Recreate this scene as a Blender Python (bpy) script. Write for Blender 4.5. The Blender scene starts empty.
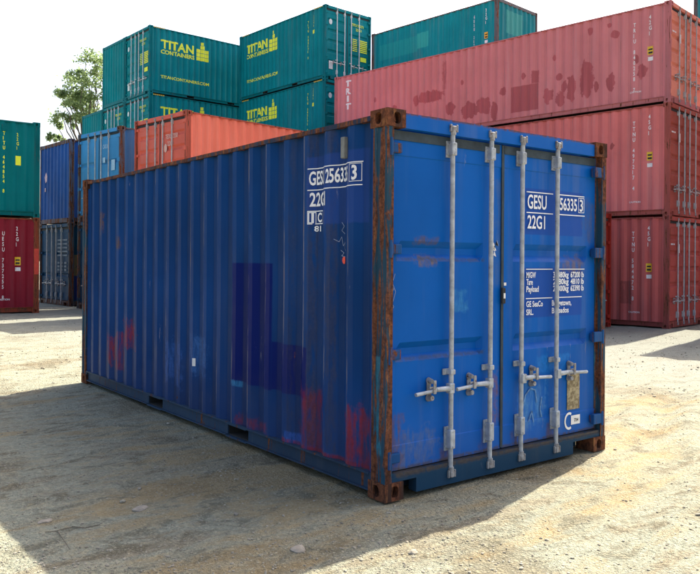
import bpy, bmesh, math, random
from mathutils import Vector, Matrix, noise as mn

R = math.radians
random.seed(7)
scene = bpy.context.scene
col = scene.collection

# ------------------------------------------------------------------ camera
cam_d = bpy.data.cameras.new('camera')
cam = bpy.data.objects.new('camera', cam_d)
col.objects.link(cam)
scene.camera = cam
CAM_POS = Vector((-3.2098, -3.8017, 1.5865))
YAW, ROLL, FPX = 0.653275, 0.0071156, 760.945
cam_d.sensor_fit = 'HORIZONTAL'
cam_d.sensor_width = 36.0
cam_d.lens = 36.0 * FPX / 700.0
cam_d.shift_x = 0.0
cam_d.shift_y = (260.51 - 287.0) / 700.0
cam_d.clip_start = 0.05
cam_d.clip_end = 2000.0
fwd = Vector((math.sin(YAW), math.cos(YAW), 0))
rgt = Vector((math.cos(YAW), -math.sin(YAW), 0))
upv = Vector((0, 0, 1))
r2 = rgt * math.cos(ROLL) + upv * math.sin(ROLL)
u2 = upv * math.cos(ROLL) - rgt * math.sin(ROLL)
m = Matrix((r2, u2, -fwd)).transposed().to_4x4()
m.translation = CAM_POS
cam.matrix_world = m

# ------------------------------------------------------------------ light
SUN_VEC = Vector((2.11, 0.60, 2.591)).normalized()      # towards the sun
SUN_EL = math.asin(SUN_VEC.z)
SUN_AZ = math.atan2(SUN_VEC.x, SUN_VEC.y)               # from +Y towards +X
world = bpy.data.worlds.new('World')
scene.world = world
world.use_nodes = True
wn = world.node_tree
bg = wn.nodes['Background']
sky = wn.nodes.new('ShaderNodeTexSky')
sky.sky_type = 'NISHITA'
sky.sun_disc = False
sky.sun_elevation = SUN_EL
sky.sun_rotation = SUN_AZ
sky.air_density = 1.0
sky.dust_density = 6.0
sky.ozone_density = 1.0
wn.links.new(sky.outputs[0], bg.inputs[0])
bg.inputs[1].default_value = 0.118
sun_d = bpy.data.lights.new('sun', 'SUN')
sun = bpy.data.objects.new('sun', sun_d)
col.objects.link(sun)
sun_d.energy = 4.3
sun_d.angle = R(0.5)
sun_d.color = (1.0, 0.93, 0.79)
sun.rotation_euler = (-SUN_VEC).to_track_quat('-Z', 'Y').to_euler()
sun.location = (20, 8, 40)

scene.view_settings.view_transform = 'Standard'
scene.view_settings.look = 'None'
scene.view_settings.gamma = 1.0
scene.view_settings.exposure = 1.64
scene.view_settings.use_curve_mapping = False

# ------------------------------------------------------------------ helpers
def tag(o, label=None, cat=None, group=None, kind=None):
    if label: o['label'] = label
    if cat: o['category'] = cat
    if group: o['group'] = group
    if kind: o['kind'] = kind
    return o


class MB:
    """collects vertices and faces of one mesh"""
    def __init__(self):
        self.v, self.f = [], []

    def add(self, vs, fs):
        n = len(self.v)
        self.v += [tuple(p) for p in vs]
        self.f += [tuple(i + n for i in f) for f in fs]

    def box(self, x0, x1, y0, y1, z0, z1, bev=0.0):
        if bev <= 0:
            vs = [(x, y, z) for z in (z0, z1) for y in (y0, y1) for x in (x0, x1)]
            self.add(vs, [(0, 2, 3, 1), (4, 5, 7, 6), (0, 1, 5, 4), (2, 6, 7, 3), (0, 4, 6, 2), (1, 3, 7, 5)])
            return self
        bm = bmesh.new()
        bmesh.ops.create_cube(bm, size=1.0)
        for v in bm.verts:
            v.co = Vector(((x0 + x1) / 2 + v.co.x * (x1 - x0), (y0 + y1) / 2 + v.co.y * (y1 - y0), (z0 + z1) / 2 + v.co.z * (z1 - z0)))
        bmesh.ops.bevel(bm, geom=bm.edges[:], offset=bev, segments=2, profile=0.5, affect='EDGES')
        self.bm(bm)
        return self

    def bm(self, bm):
        bm.verts.index_update()
        self.add([v.co[:] for v in bm.verts], [[v.index for v in f.verts] for f in bm.faces])
        bm.free()

    def tube(self, p0, p1, r0, r1=None, n=12, caps=True):
        r1 = r0 if r1 is None else r1
        p0, p1 = Vector(p0), Vector(p1)
        d = (p1 - p0).normalized()
        a = d.orthogonal().normalized()
        b = d.cross(a)
        vs = []
        for p, r in ((p0, r0), (p1, r1)):
            for i in range(n):
                t = 2 * math.pi * i / n
                vs.append(p + a * (r * math.cos(t)) + b * (r * math.sin(t)))
        fs = [(i, (i + 1) % n, n + (i + 1) % n, n + i) for i in range(n)]
        if caps:
            fs += [tuple(range(n - 1, -1, -1)), tuple(range(n, 2 * n))]
        self.add(vs, fs)
        return self

    def extrude(self, poly, axis, a0, a1):
        """poly: 2-D loop (in the two other axes, cyclic order), extruded along axis"""
        n = len(poly)
        def P(p, a):
            return {'x': (a, p[0], p[1]), 'y': (p[0], a, p[1]), 'z': (p[0], p[1], a)}[axis]
        vs = [P(p, a0) for p in poly] + [P(p, a1) for p in poly]
        fs = [(i, (i + 1) % n, n + (i + 1) % n, n + i) for i in range(n)] + [tuple(range(n - 1, -1, -1)), tuple(range(n, 2 * n))]
        self.add(vs, fs)
        return self

    def build(self, name, mat, parent=None, smooth=False, fix=True):
        me = bpy.data.meshes.new(name)
        me.from_pydata(self.v, [], self.f)
        if fix:
            bm = bmesh.new()
            bm.from_mesh(me)
            bmesh.ops.recalc_face_normals(bm, faces=bm.faces[:])
            bm.to_mesh(me)
            bm.free()
        if smooth:
            for p in me.polygons:
                p.use_smooth = True
        me.materials.append(mat)
        o = bpy.data.objects.new(name, me)
        col.objects.link(o)
        if parent:
            o.parent = parent
        return o


def empty(name, loc, rz=0.0):
    o = bpy.data.objects.new(name, None)
    col.objects.link(o)
    o.location = loc
    o.rotation_euler = (0, 0, rz)
    o.empty_display_size = 0.3
    return o


# ------------------------------------------------------------------ node helpers
class NT:
    def __init__(self, name):
        self.mat = bpy.data.materials.new(name)
        self.mat.use_nodes = True
        self.t = self.mat.node_tree
        self.bsdf = self.t.nodes['Principled BSDF']
        self.out = self.t.nodes['Material Output']
        tc = self.t.nodes.new('ShaderNodeTexCoord')
        self.co = tc.outputs['Object']
        self._sep = None

    def L(self, a, b):
        self.t.links.new(a, b)

    def put(self, sock, val):
        if hasattr(val, 'is_output'):
            self.L(val, sock)
        else:
            if isinstance(val, tuple) and len(val) == 3 and sock.type == 'RGBA':
                val = val + (1,)
            sock.default_value = val

    def math(self, op, a, b=0.0, c=None, clamp=False):
        n = self.t.nodes.new('ShaderNodeMath')
        n.operation = op
        n.use_clamp = clamp
        self.put(n.inputs[0], a)
        self.put(n.inputs[1], b)
        if c is not None:
            self.put(n.inputs[2], c)
        return n.outputs[0]

    def mapping(self, scale=(1, 1, 1), loc=(0, 0, 0), vec=None):
        n = self.t.nodes.new('ShaderNodeMapping')
        self.L(vec or self.co, n.inputs['Vector'])
        n.inputs['Scale'].default_value = scale
        n.inputs['Location'].default_value = loc
        return n.outputs[0]

    def noise(self, scale, detail=4, rough=0.55, vec=None, dist=0.0):
        n = self.t.nodes.new('ShaderNodeTexNoise')
        self.L(vec or self.co, n.inputs['Vector'])
        n.inputs['Scale'].default_value = scale
        n.inputs['Detail'].default_value = detail
        n.inputs['Roughness'].default_value = rough
        n.inputs['Distortion'].default_value = dist
        return n.outputs['Fac']

    def voronoi(self, scale, vec=None, feature='F1'):
        n = self.t.nodes.new('ShaderNodeTexVoronoi')
        n.feature = feature
        self.L(vec or self.co, n.inputs['Vector'])
        n.inputs['Scale'].default_value = scale
        return n

    def step(self, val, lo, hi):
        n = self.t.nodes.new('ShaderNodeMapRange')
        n.interpolation_type = 'SMOOTHSTEP'
        self.put(n.inputs['Value'], val)
        n.inputs['From Min'].default_value = lo
        n.inputs['From Max'].default_value = hi
        return n.outputs['Result']

    def lin(self, val, lo, hi, a, b):
        n = self.t.nodes.new('ShaderNodeMapRange')
        self.put(n.inputs['Value'], val)
        n.inputs['From Min'].default_value = lo
        n.inputs['From Max'].default_value = hi
        n.inputs['To Min'].default_value = a
        n.inputs['To Max'].default_value = b
        return n.outputs['Result']

    def mix(self, fac, a, b, mode='MIX'):
        n = self.t.nodes.new('ShaderNodeMix')
        n.data_type = 'RGBA'
        n.blend_type = mode
        self.put(n.inputs[0], fac)
        self.put(n.inputs[6], a)
        self.put(n.inputs[7], b)
        return n.outputs[2]

    def sep(self):
        if self._sep is None:
            n = self.t.nodes.new('ShaderNodeSeparateXYZ')
            self.L(self.co, n.inputs[0])
            self._sep = n.outputs
        return self._sep

    def bump(self, h, strength=0.3, dist=0.01, normal=None):
        n = self.t.nodes.new('ShaderNodeBump')
        n.inputs['Strength'].default_value = strength
        n.inputs['Distance'].default_value = dist
        self.put(n.inputs['Height'], h)
        if normal is not None:
            self.L(normal, n.inputs['Normal'])
        return n.outputs[0]


RUST_A, RUST_B = (0.215, 0.080, 0.040), (0.062, 0.027, 0.018)


def paint(name, base, rust=0.30, streak=0.3, fade=0.15, rough=0.42, patches=(), spots=None, ridge=None, seed=0.0, dirt_low=0.0, scuff=None, edge_rust=None, spec=0.08, blobs=None, dent=1.0, valley=None):
    """weathered container paint.  patches: (axes, a0, a1, b0, b1, colour, amount, raggedness, wornness)"""
    t = NT(name)
    off = (seed * 7.3, seed * 3.1, seed * 5.7)
    X, Y, Z = t.sep()
    v0 = t.mapping((1, 1, 1), off)
    big = t.noise(0.9, 3, 0.5, v0)
    mid = t.noise(5.0, 6, 0.6, v0)
    fine = t.noise(38.0, 5, 0.65, v0)
    stk = t.noise(1.0, 6, 0.6, t.mapping((7, 7, 0.45), off))
    c = t.mix(t.lin(big, 0.3, 0.7, 0, 1), tuple(b * (1 - fade) for b in base), tuple(min(1, b * (1 + fade)) for b in base))
    g = sum(base) / 3
    chalk = tuple(0.55 * b + 0.45 * (g * 1.4 + 0.02) for b in base)
    c = t.mix(t.math('MULTIPLY', t.step(stk, 0.48, 0.75), streak), c, chalk)
    c = t.mix(t.math('MULTIPLY', t.step(mid, 0.5, 0.8), 0.5 * streak), c, tuple(b * 0.55 for b in base))
    for (ax, a0, a1, b0, b1, pc, amt, rag, worn) in patches:
        A = {'x': X, 'y': Y}[ax]
        jit = t.noise(14.0, 4, 0.65, v0)
        jo = t.math('MULTIPLY', t.math('SUBTRACT', jit, 0.5), rag)
        def band(S, lo, hi):
            s = t.math('ADD', S, jo)
            e = 0.006 + 0.12 * rag
            return t.math('MULTIPLY', t.step(s, lo - e, lo + e), t.math('SUBTRACT', 1.0, t.step(s, hi - e, hi + e)))
        k = t.math('MULTIPLY', band(A, a0, a1), band(Z, b0, b1))
        k = t.math('MULTIPLY', k, amt)
        if worn > 0:
            k = t.math('MULTIPLY', k, t.step(t.noise(1.0, 7, 0.7, t.mapping((22, 22, 5), off)), 0.34, 0.40 + 0.25 * worn))
            pc = t.mix(t.lin(fine, 0.3, 0.7, 0, 1), tuple(0.7 * q for q in pc), tuple(min(1, 1.2 * q) for q in pc))
        c = t.mix(k, c, pc)
    if scuff:                                   # small pale chips and scrapes
        sc = t.noise(1.0, 7, 0.7, t.mapping((16, 16, 2.2), off))
        c = t.mix(t.math('MULTIPLY', t.step(sc, 0.66, 0.74), scuff), c, (0.34, 0.34, 0.36))
    rn = t.noise(3.2, 9, 0.68, t.mapping((1.3, 1.3, 0.8), off))
    if ridge:                                   # grey and rusty lines: worn paint on blue crests, groove lines on the reds
        y0, pitch, w, amt = ridge
        fr = t.math('FRACT', t.math('DIVIDE', t.math('SUBTRACT', Y, y0), pitch))
        d = t.math('ABSOLUTE', t.math('SUBTRACT', fr, 0.5))
        line = t.math('SUBTRACT', 1.0, t.step(d, w * 0.35, w))
        wn_ = t.noise(1.0, 8, 0.72, t.mapping((9, 9, 1.1), off))
        c = t.mix(t.math('MULTIPLY', t.math('MULTIPLY', line, t.step(wn_, 0.47, 0.62)), amt), c, (0.20, 0.19, 0.20))
        rr = t.math('MULTIPLY', t.math('MULTIPLY', line, t.step(wn_, 0.60, 0.68)), amt)
        c = t.mix(rr, c, (0.20, 0.10, 0.055))
    if valley:  # groove shading painted into the valleys of the corrugation
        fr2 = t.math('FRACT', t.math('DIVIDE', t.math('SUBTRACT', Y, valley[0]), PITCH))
        valley_shade = t.math('MULTIPLY', t.step(fr2, 0.36, 0.50), t.math('SUBTRACT', 1.0, t.step(fr2, 0.72, 0.80)))
        valley_shade = t.math('MULTIPLY', valley_shade, t.lin(t.noise(1.0, 5, 0.6, t.mapping((5, 5, 0.8), off)), 0.3, 0.7, 0.35, 1.0))
        c = t.mix(t.math('MULTIPLY', valley_shade, valley[1]), c, tuple(b * 0.25 + 0.004 for b in base))
    if dirt_low > 0:
        dl = t.math('MULTIPLY', t.math('SUBTRACT', 1.0, t.step(t.math('ADD', Z, t.math('MULTIPLY', t.math('SUBTRACT', mid, 0.5), 0.5)), 0.15, 0.75)), dirt_low)
        c = t.mix(dl, c, (0.10, 0.085, 0.07))
    thr = 0.80 - 0.36 * rust
    rmask = t.step(rn, thr, thr + 0.05)
    rust_c = t.mix(t.lin(fine, 0.35, 0.65, 0, 1), RUST_A, RUST_B)
    rust_c = t.mix(t.math('MULTIPLY', t.step(t.noise(1.0, 6, 0.65, t.mapping((11, 11, 3.5), off)), 0.50, 0.66), 0.75), rust_c, (0.034, 0.020, 0.018))
    rust_c = t.mix(t.math('MULTIPLY', t.step(t.noise(1.0, 7, 0.7, t.mapping((24, 24, 7), (off[1], off[2], off[0]))), 0.56, 0.66), 0.6), rust_c, (0.33, 0.15, 0.06))
    if edge_rust:                               # large corroded areas (posts, castings, rails)
        en = t.noise(1.0, 8, 0.66, t.mapping((19, 19, 1.5), off), 0.6)
        rmask = t.math('MAXIMUM', rmask, t.step(en, 0.62 - 0.3 * edge_rust, 0.68 - 0.3 * edge_rust))
    if spots:                                   # blotches of bare primer: (size, threshold, colour)
        sn = t.noise(spots[0], 3, 0.5, t.mapping((1, 1, 0.75), off), 0.4)
        c = t.mix(t.math('MULTIPLY', t.step(sn, spots[1], spots[1] + 0.025), 0.75), c, spots[2])
    if blobs:                                   # primer spots of known place: (y, z, half width, half height)
        wob = t.math('MULTIPLY', t.math('SUBTRACT', t.noise(6.0, 4, 0.6, v0), 0.5), 1.5)
        bm_ = 0.0
        for (by, bz, ry_, rz_) in blobs[0]:
            q1 = t.math('POWER', t.math('ABSOLUTE', t.math('DIVIDE', t.math('SUBTRACT', Y, by), ry_)), 2.0)
            q2 = t.math('POWER', t.math('ABSOLUTE', t.math('DIVIDE', t.math('SUBTRACT', Z, bz), rz_)), 2.0)
            dd = t.math('ADD', t.math('SQRT', t.math('ADD', q1, q2)), wob)
            bm_ = t.math('MAXIMUM', t.math('SUBTRACT', 1.0, t.step(dd, 0.92, 1.06)), bm_)
        c = t.mix(t.math('MULTIPLY', bm_, 0.8), c, t.mix(t.lin(stk, 0.35, 0.65, 0, 1), tuple(0.78 * q for q in blobs[1]), tuple(1.25 * q for q in blobs[1])))
    c = t.mix(rmask, c, rust_c)
    t.L(c, t.bsdf.inputs['Base Color'])
    t.L(t.math('ADD', t.lin(mid, 0.3, 0.7, rough - 0.06, rough + 0.1), t.math('MULTIPLY', rmask, 0.35)), t.bsdf.inputs['Roughness'])
    t.bsdf.inputs['Specular IOR Level'].default_value = spec
    dn_ = t.noise(2.1, 2, 0.5, v0)
    h = t.math('ADD', t.math('MULTIPLY', dn_, 0.7 * dent), t.math('ADD', t.math('MULTIPLY', fine, 0.02), t.math('MULTIPLY', rmask, 0.05)))
    t.L(t.bump(h, 0.35, 0.03), t.bsdf.inputs['Normal'])
    return t.mat


def plain(name, c, rough=0.6, metal=0.0, var=0.25, scale=12.0, rust=0.0):
    t = NT(name)
    n = t.noise(scale, 5, 0.6)
    k = t.mix(t.lin(n, 0.3, 0.7, 0, 1), tuple(x * (1 - var) for x in c), tuple(min(1, x * (1 + var)) for x in c))
    if rust > 0:
        rn = t.noise(scale * 2.2, 7, 0.7)
        k = t.mix(t.step(rn, 0.72 - 0.3 * rust, 0.78 - 0.3 * rust), k, t.mix(n, RUST_A, RUST_B))
    t.L(k, t.bsdf.inputs['Base Color'])
    t.bsdf.inputs['Roughness'].default_value = rough
    t.bsdf.inputs['Metallic'].default_value = metal
    t.L(t.bump(t.noise(scale * 6, 4, 0.6), 0.2, 0.004), t.bsdf.inputs['Normal'])
    return t.mat


def lettering(name, c, worn=0.25, under=(0.05, 0.08, 0.2)):
    t = NT(name)
    n = t.noise(24.0, 7, 0.7)
    lo = 0.72 - 0.2 * worn
    t.L(t.mix(t.step(n, lo, lo + 0.06), c, under), t.bsdf.inputs['Base Color'])
    t.bsdf.inputs['Roughness'].default_value = 0.5
    return t.mat


# ------------------------------------------------------------------ flat artwork (lettering) helpers
class Art:
    """flat faces in (u right, v up); later wrapped on a wall"""
    def __init__(self):
        self.b = bmesh.new()

    def rect(self, u0, u1, v0, v1):
        vs = [self.b.verts.new((u, v, 0)) for u, v in ((u0, v0), (u1, v0), (u1, v1), (u0, v1))]
        self.b.faces.new(vs)
        return self

    def poly(self, pts):
        self.b.faces.new([self.b.verts.new((p[0], p[1], 0)) for p in pts])
        return self

    def frame(self, u0, u1, v0, v1, w):
        self.rect(u0, u1, v0, v0 + w).rect(u0, u1, v1 - w, v1).rect(u0, u0 + w, v0 + w, v1 - w).rect(u1 - w, u1, v0 + w, v1 - w)
        return self

    def text(self, s, u, v, h, wid=None, xs=0.72, bold=0.02, line=1.0):
        """capital height h, baseline at v (of the first line), left edge at u; wid forces the width"""
        cu = bpy.data.curves.new('lettering_curve', 'FONT')
        cu.body = s
        cu.size = 1.0
        cu.offset = bold
        cu.space_line = line
        cu.resolution_u = 3
        o = bpy.data.objects.new('lettering_tmp', cu)
        col.objects.link(o)
        dg = bpy.context.evaluated_depsgraph_get()
        me = bpy.data.meshes.new_from_object(o.evaluated_get(dg))
        bpy.data.objects.remove(o)
        bpy.data.curves.remove(cu)
        if len(me.vertices):
            cap = 0.69
            us = [p.co.x for p in me.vertices]
            k = h / cap
            kx = wid / (max(us) - min(us)) if wid else k * xs
            u_min = min(us)
            vs = [self.b.verts.new((u + (p.co.x - u_min) * kx, v + p.co.y * k, 0)) for p in me.vertices]
            for f in me.polygons:
                try:
                    self.b.faces.new([vs[i] for i in f.vertices])
                except ValueError:
                    pass
        bpy.data.meshes.remove(me)
        return self

    def column(self, s, u, v, h, step=1.25, xs=0.72, bold=0.02):
        """upright letters one under the other"""
        for i, ch in enumerate(s):
            if ch != ' ':
                self.text(ch, u, v - i * h * step, h, xs=xs, bold=bold)
        return self

    def wrap(self, name, mat, parent, fn, breaks=()):
        b = self.b
        for k in breaks:
            bmesh.ops.bisect_plane(b, geom=b.verts[:] + b.edges[:] + b.faces[:], plane_co=(k, 0, 0), plane_no=(1, 0, 0))
        for v in b.verts:
            v.co = Vector(fn(v.co.x, v.co.y))
        me = bpy.data.meshes.new(name)
        b.to_mesh(me)
        b.free()
        me.materials.append(mat)
        o = bpy.data.objects.new(name, me)
        col.objects.link(o)
        o.parent = parent
        return o


# ------------------------------------------------------------------ container builder
W = 2.438
L20, L40 = 6.058, 12.192
S, HC = 2.591, 2.896
PITCH = 0.278


def corr(y, phase):
    """depth of the corrugated sheet at y (0 = crest, 0.036 = valley)"""
    f = ((y - phase) / PITCH) % 1.0
    a, b, c = 0.245, 0.5, 0.745          # crest, incline, valley, incline
    if f < a: return 0.0
    if f < b: return 0.036 * (f - a) / (b - a)
    if f < c: return 0.036
    return 0.036 * (1 - (f - c) / (1 - c))


def corr_breaks(y0, y1, phase):
    out = [y0]
    k = math.floor((y0 - phase) / PITCH) - 1
    while True:
        base = phase + k * PITCH
        if base > y1: break
        for f in (0.0, 0.245, 0.5, 0.745):
            y = base + f * PITCH
            if y0 + 1e-4 < y < y1 - 1e-4: out.append(y)
        k += 1
    out.append(y1)
    return sorted(out)


def grid(mb, us, vs, fn):
    n = len(us)
    pts = [fn(u, v) for v in vs for u in us]
    fs = []
    for j in range(len(vs) - 1):
        for i in range(n - 1):
            fs.append((j * n + i, j * n + i + 1, (j + 1) * n + i + 1, (j + 1) * n + i))
    mb.add(pts, fs)


def casting_mesh(sx, sy, sz, x, y, z):
    """corner fitting with oval holes; (x,y,z) is the outer corner, sx.. the inward directions"""
    dx, dy, dz = 0.162, 0.178, 0.118
    mb = MB()
    def P(a, b, c):
        return (x + sx * a, y + sy * b, z + sz * c)
    def face(conv, w, h, hw, hh, cx, cy):
        ring, outer = [], []
        n = 28
        for i in range(n):
            t = 2 * math.pi * i / n
            c, s = math.cos(t), math.sin(t)
            e = 2.6
            ring.append((cx + hw * math.copysign(abs(c) ** (2 / e), c), cy + hh * math.copysign(abs(s) ** (2 / e), s)))
            # push to the rectangle
            k = min((w - cx) / c if c > 1e-6 else (-cx / c if c < -1e-6 else 1e9), (h - cy) / s if s > 1e-6 else (-cy / s if s < -1e-6 else 1e9))
            outer.append((cx + c * k, cy + s * k))
        corners = [(w, h), (0, h), (0, 0), (w, 0)]
        for cn in corners:               # snap the nearest ring point to each corner
            j = min(range(n), key=lambda q: (outer[q][0] - cn[0]) ** 2 + (outer[q][1] - cn[1]) ** 2)
            outer[j] = cn
        vs = [conv(a, b, 0.0) for a, b in outer] + [conv(a, b, 0.0) for a, b in ring] + [conv(a, b, 0.028) for a, b in ring] + [conv(cx + (a - cx) * 1.15, cy + (b - cy) * 1.15, 0.10) for a, b in ring]
        fs = []
        for i in range(n):
            j = (i + 1) % n
            for k in range(3):
                fs.append((k * n + i, k * n + j, (k + 1) * n + j, (k + 1) * n + i))
        fs.append(tuple(range(3 * n, 4 * n)))
        mb.add(vs, fs)
    face(lambda a, b, d: P(a, d, b), dx, dz, 0.031, 0.039, 0.087, 0.059)
    face(lambda a, b, d: P(d, a, b), dy, dz, 0.031, 0.039, 0.095, 0.059)
    face(lambda a, b, d: P(a, b, d * 0.8), dx, dy, 0.032, 0.056, 0.085, 0.092)
    mb.add([P(0, dy, 0), P(dx, dy, 0), P(dx, dy, dz), P(0, dy, dz)], [(0, 1, 2, 3)])
    mb.add([P(dx, 0, 0), P(dx, dy, 0), P(dx, dy, dz), P(dx, 0, dz)], [(0, 1, 2, 3)])
    mb.add([P(0, 0, dz), P(dx, 0, dz), P(dx, dy, dz), P(0, dy, dz)], [(0, 1, 2, 3)])
    return mb


STEEL = plain('galvanised_steel', (0.37, 0.40, 0.43), 0.55, 0.2, 0.35, 14, 0.30)
STEEL_WORN = plain('galvanised_steel_worn', (0.29, 0.29, 0.29), 0.6, 0.2, 0.45, 20, 0.55)
RUBBER = plain('gasket_rubber', (0.022, 0.024, 0.026), 0.8, 0, 0.3, 20)
DARK = plain('container_floor_underside', (0.03, 0.027, 0.024), 0.9, 0, 0.3, 3)
WHITE_STICK = plain('white_sticker', (0.75, 0.75, 0.73), 0.5, 0, 0.08, 20)
YELLOW_STICK = plain('yellow_sticker', (0.72, 0.45, 0.02), 0.5, 0, 0.15, 20)


def container(label, group, corner, yaw, facing, length, height, mats, tier=0.0, ribs='two', phase=None, pockets=True, detail=True, cat='shipping container', rods=True):
    """corner: world position of the corner nearest the camera (smallest x and y); facing: 'y' doors towards -Y and long
    side along +Y; 'x' doors towards -X and long side along +X; 'xb' blank end towards -X, doors towards +X"""
    Lc, H = length, height
    ex = Vector((math.cos(yaw), math.sin(yaw), 0))
    ey = Vector((-math.sin(yaw), math.cos(yaw), 0))
    p = Vector((corner[0], corner[1], corner[2] + tier))
    if facing == 'y':
        loc, rz = p, yaw
    elif facing == 'x':
        loc, rz = p + ey * W, yaw - math.pi / 2
    elif facing == 'yb':
        loc, rz = p + ex * W + ey * Lc, yaw + math.pi
    else:
        loc, rz = p + ex * Lc, yaw + math.pi / 2
    root = empty('shipping_container', loc, rz)
    tag(root, label, cat, group)
    mw, mp, mr, md, me_ = mats['wall'], mats['post'], mats['rail'], mats['door'], mats.get('end', mats['wall'])
    mc = mats.get('casting', mp)
    ph = 0.645 if phase is None else phase
    parts = {}
    # corner castings and posts
    for sx, x in ((1, 0.0), (-1, W)):
        for sy, y in ((1, 0.0), (-1, Lc)):
            for sz, z in ((1, 0.0), (-1, H)):
                casting_mesh(sx, sy, sz, x, y, z).build('corner_casting', mc, root)
            pl = [(0.004, 0.004), (0.062, 0.004), (0.062, 0.055), (0.085, 0.055), (0.085, 0.150), (0.004, 0.150), (0.004, 0.118), (0.013, 0.112), (0.013, 0.052), (0.004, 0.046)]
            poly = [(x + sx * a, y + sy * b) for a, b in pl]
            MB().extrude(poly, 'z', 0.116, H - 0.116).build('corner_post', mp, root)
    zb, zt = 0.168, H - 0.058
    # side walls
    ys = corr_breaks(0.150, Lc - 0.150, ph)
    zs = [zb - 0.01, zb + 0.4, (zb + zt) / 2, zt - 0.4, zt + 0.01]
    for sgn in (0, 1):
        mb = MB()
        xf = (lambda y: 0.012 + corr(y, ph)) if sgn == 0 else (lambda y: W - 0.012 - corr(y, ph))
        def fn(y, z, xf=xf, sgn=sgn):
            k = 4 * (z - zb) * (zt - z) / (zt - zb) ** 2
            b = 0.010 * mn.noise(Vector((y * 0.8, z * 0.9, 3.7 * sgn + Lc + len(label)))) * max(k, 0)
            return (xf(y) + b, y, z)
        grid(mb, ys, zs, fn)
        parts['side%d' % sgn] = mb.build('side_wall', mw, root)
    # blank end wall
    xs = [0.085] + [q for q in corr_breaks(0.085, W - 0.085, 0.13)][1:-1] + [W - 0.085]
    mb = MB()
    grid(mb, xs, [0.15, H / 2, H - 0.10], lambda x, z: (x, Lc - 0.012 - corr(x, 0.13), z))
    parts['end'] = mb.build('end_wall', me_, root)
    # end frame of the blank end
    MB().box(0.162, W - 0.162, Lc - 0.070, Lc - 0.006, H - 0.115, H - 0.006, 0.004).build('end_header', mr, root)
    MB().box(0.162, W - 0.162, Lc - 0.070, Lc - 0.006, 0.020, 0.160, 0.004).build('end_sill', mr, root)
    # roof
    rys = corr_breaks(0.10, Lc - 0.10, 0.2)
    mb = MB()
    grid(mb, [0.05, W / 2, W - 0.05], rys, lambda x, y: (x, y, H - 0.030 - 0.5 * corr(y, 0.2) + (0.006 if abs(x - W / 2) < 0.1 else 0)))
    mb.build('roof', mats.get('roof', mw), root)
    fl = MB().box(0.064, W - 0.064, 0.102, Lc - 0.08, 0.164, 0.195)
    if Lc < 7:
        for q in range(18):
            yb_ = 0.30 + q * (Lc - 0.60) / 17
            if all(abs(yb_ - (Lc / 2 + c_)) > 0.26 for c_ in (-1.02, 0.74)):
                fl.box(0.07, W - 0.07, yb_, yb_ + 0.045, 0.048, 0.1635)
    fl.build('floor', DARK, root)
    # rails
    for sgn in (0, 1):
        X = (lambda a: a) if sgn == 0 else (lambda a: W - a)
        mb = MB()
        n = 24                           # slightly wavy top rail
        prof = [(0.004, -0.062), (0.062, -0.062), (0.062, -0.028), (0.004, -0.028)]
        pts, fs = [], []
        for i in range(n + 1):
            y = 0.176 + (Lc - 0.352) * i / n
            dz = 0.007 * mn.noise(Vector((y * 1.3, sgn * 5.0, len(label) * 1.7)))
            pts += [(X(a), y, H + b + dz) for a, b in prof]
        for i in range(n):
            for k in range(4):
                fs.append((i * 4 + k, i * 4 + (k + 1) % 4, i * 4 + 4 + (k + 1) % 4, i * 4 + 4 + k))
        mb.add(pts, fs)
        mb.build('top_rail', mats.get('top', mr), root)
        mb = MB()
        cuts = [0.176, Lc - 0.176]
        pk = []
        if pockets and Lc < 7:
            pk = [(Lc / 2 - 1.20, Lc / 2 - 0.84), (Lc / 2 + 0.56, Lc / 2 + 0.92)] if pockets == 'main' else [(Lc / 2 - 1.22, Lc / 2 - 0.86), (Lc / 2 + 0.86, Lc / 2 + 1.22)]
        edges = [cuts[0]] + [q for a in pk for q in a] + [cuts[1]]
        # a channel: web with an outward lip above and below
        chan = [(0.005, 0.040), (0.005, 0.050), (0.030, 0.050), (0.030, 0.150), (0.003, 0.150), (0.003, 0.163), (0.062, 0.163), (0.062, 0.040)]
        for i in range(0, len(edges), 2):
            mb.extrude([(X(a), b) for a, b in chan], 'y', edges[i], edges[i + 1])
        for a, b in ((0.1505, 0.1755), (Lc - 0.1755, Lc - 0.1505)):      # filler added above each lower casting to stop light showing through
            mb.box(min(X(0.008), X(0.060)), max(X(0.008), X(0.060)), a, b, 0.1185, 0.1625)
        for a, b in pk:                  # pocket frame: upper strap, side cheeks, bottom strap
            mb.box(min(X(0.003), X(0.034)), max(X(0.003), X(0.034)), a, b, 0.142, 0.163)
            mb.box(min(X(0.008), X(0.040)), max(X(0.008), X(0.040)), a, b, 0.030, 0.043)
        mb.build('bottom_rail', mr, root)
        for a, b in pk:                  # the dark tunnel behind each opening
            x_a, x_b = min(X(0.042), X(0.90)), max(X(0.042), X(0.90))
            pt = MB().box(x_a, x_b, a - 0.006, a + 0.002, 0.044, 0.141).box(x_a, x_b, b - 0.002, b + 0.006, 0.044, 0.141)
            pt.box(x_a, x_b, a + 0.003, b - 0.003, 0.132, 0.141).box(x_a, x_b, a + 0.003, b - 0.003, 0.044, 0.050)
            pt.build('forklift_pocket', DARK, root)
    for i in range(1, 8 if Lc < 7 else 14):          # cross members under the floor
        pass
    # door end frame
    hd = MB()
    n = 14
    prof = [(0.012, -0.118), (0.075, -0.118), (0.075, -0.014), (0.012, -0.014)]
    pts, fs = [], []
    for i in range(n + 1):
        x = 0.162 + (W - 0.324) * i / n
        dz = 0.012 * mn.noise(Vector((x * 3.1, 9.0, len(label) * 2.3)))
        pts += [(x, a, H + b + (dz if b > -0.05 else 0)) for a, b in prof]
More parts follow.
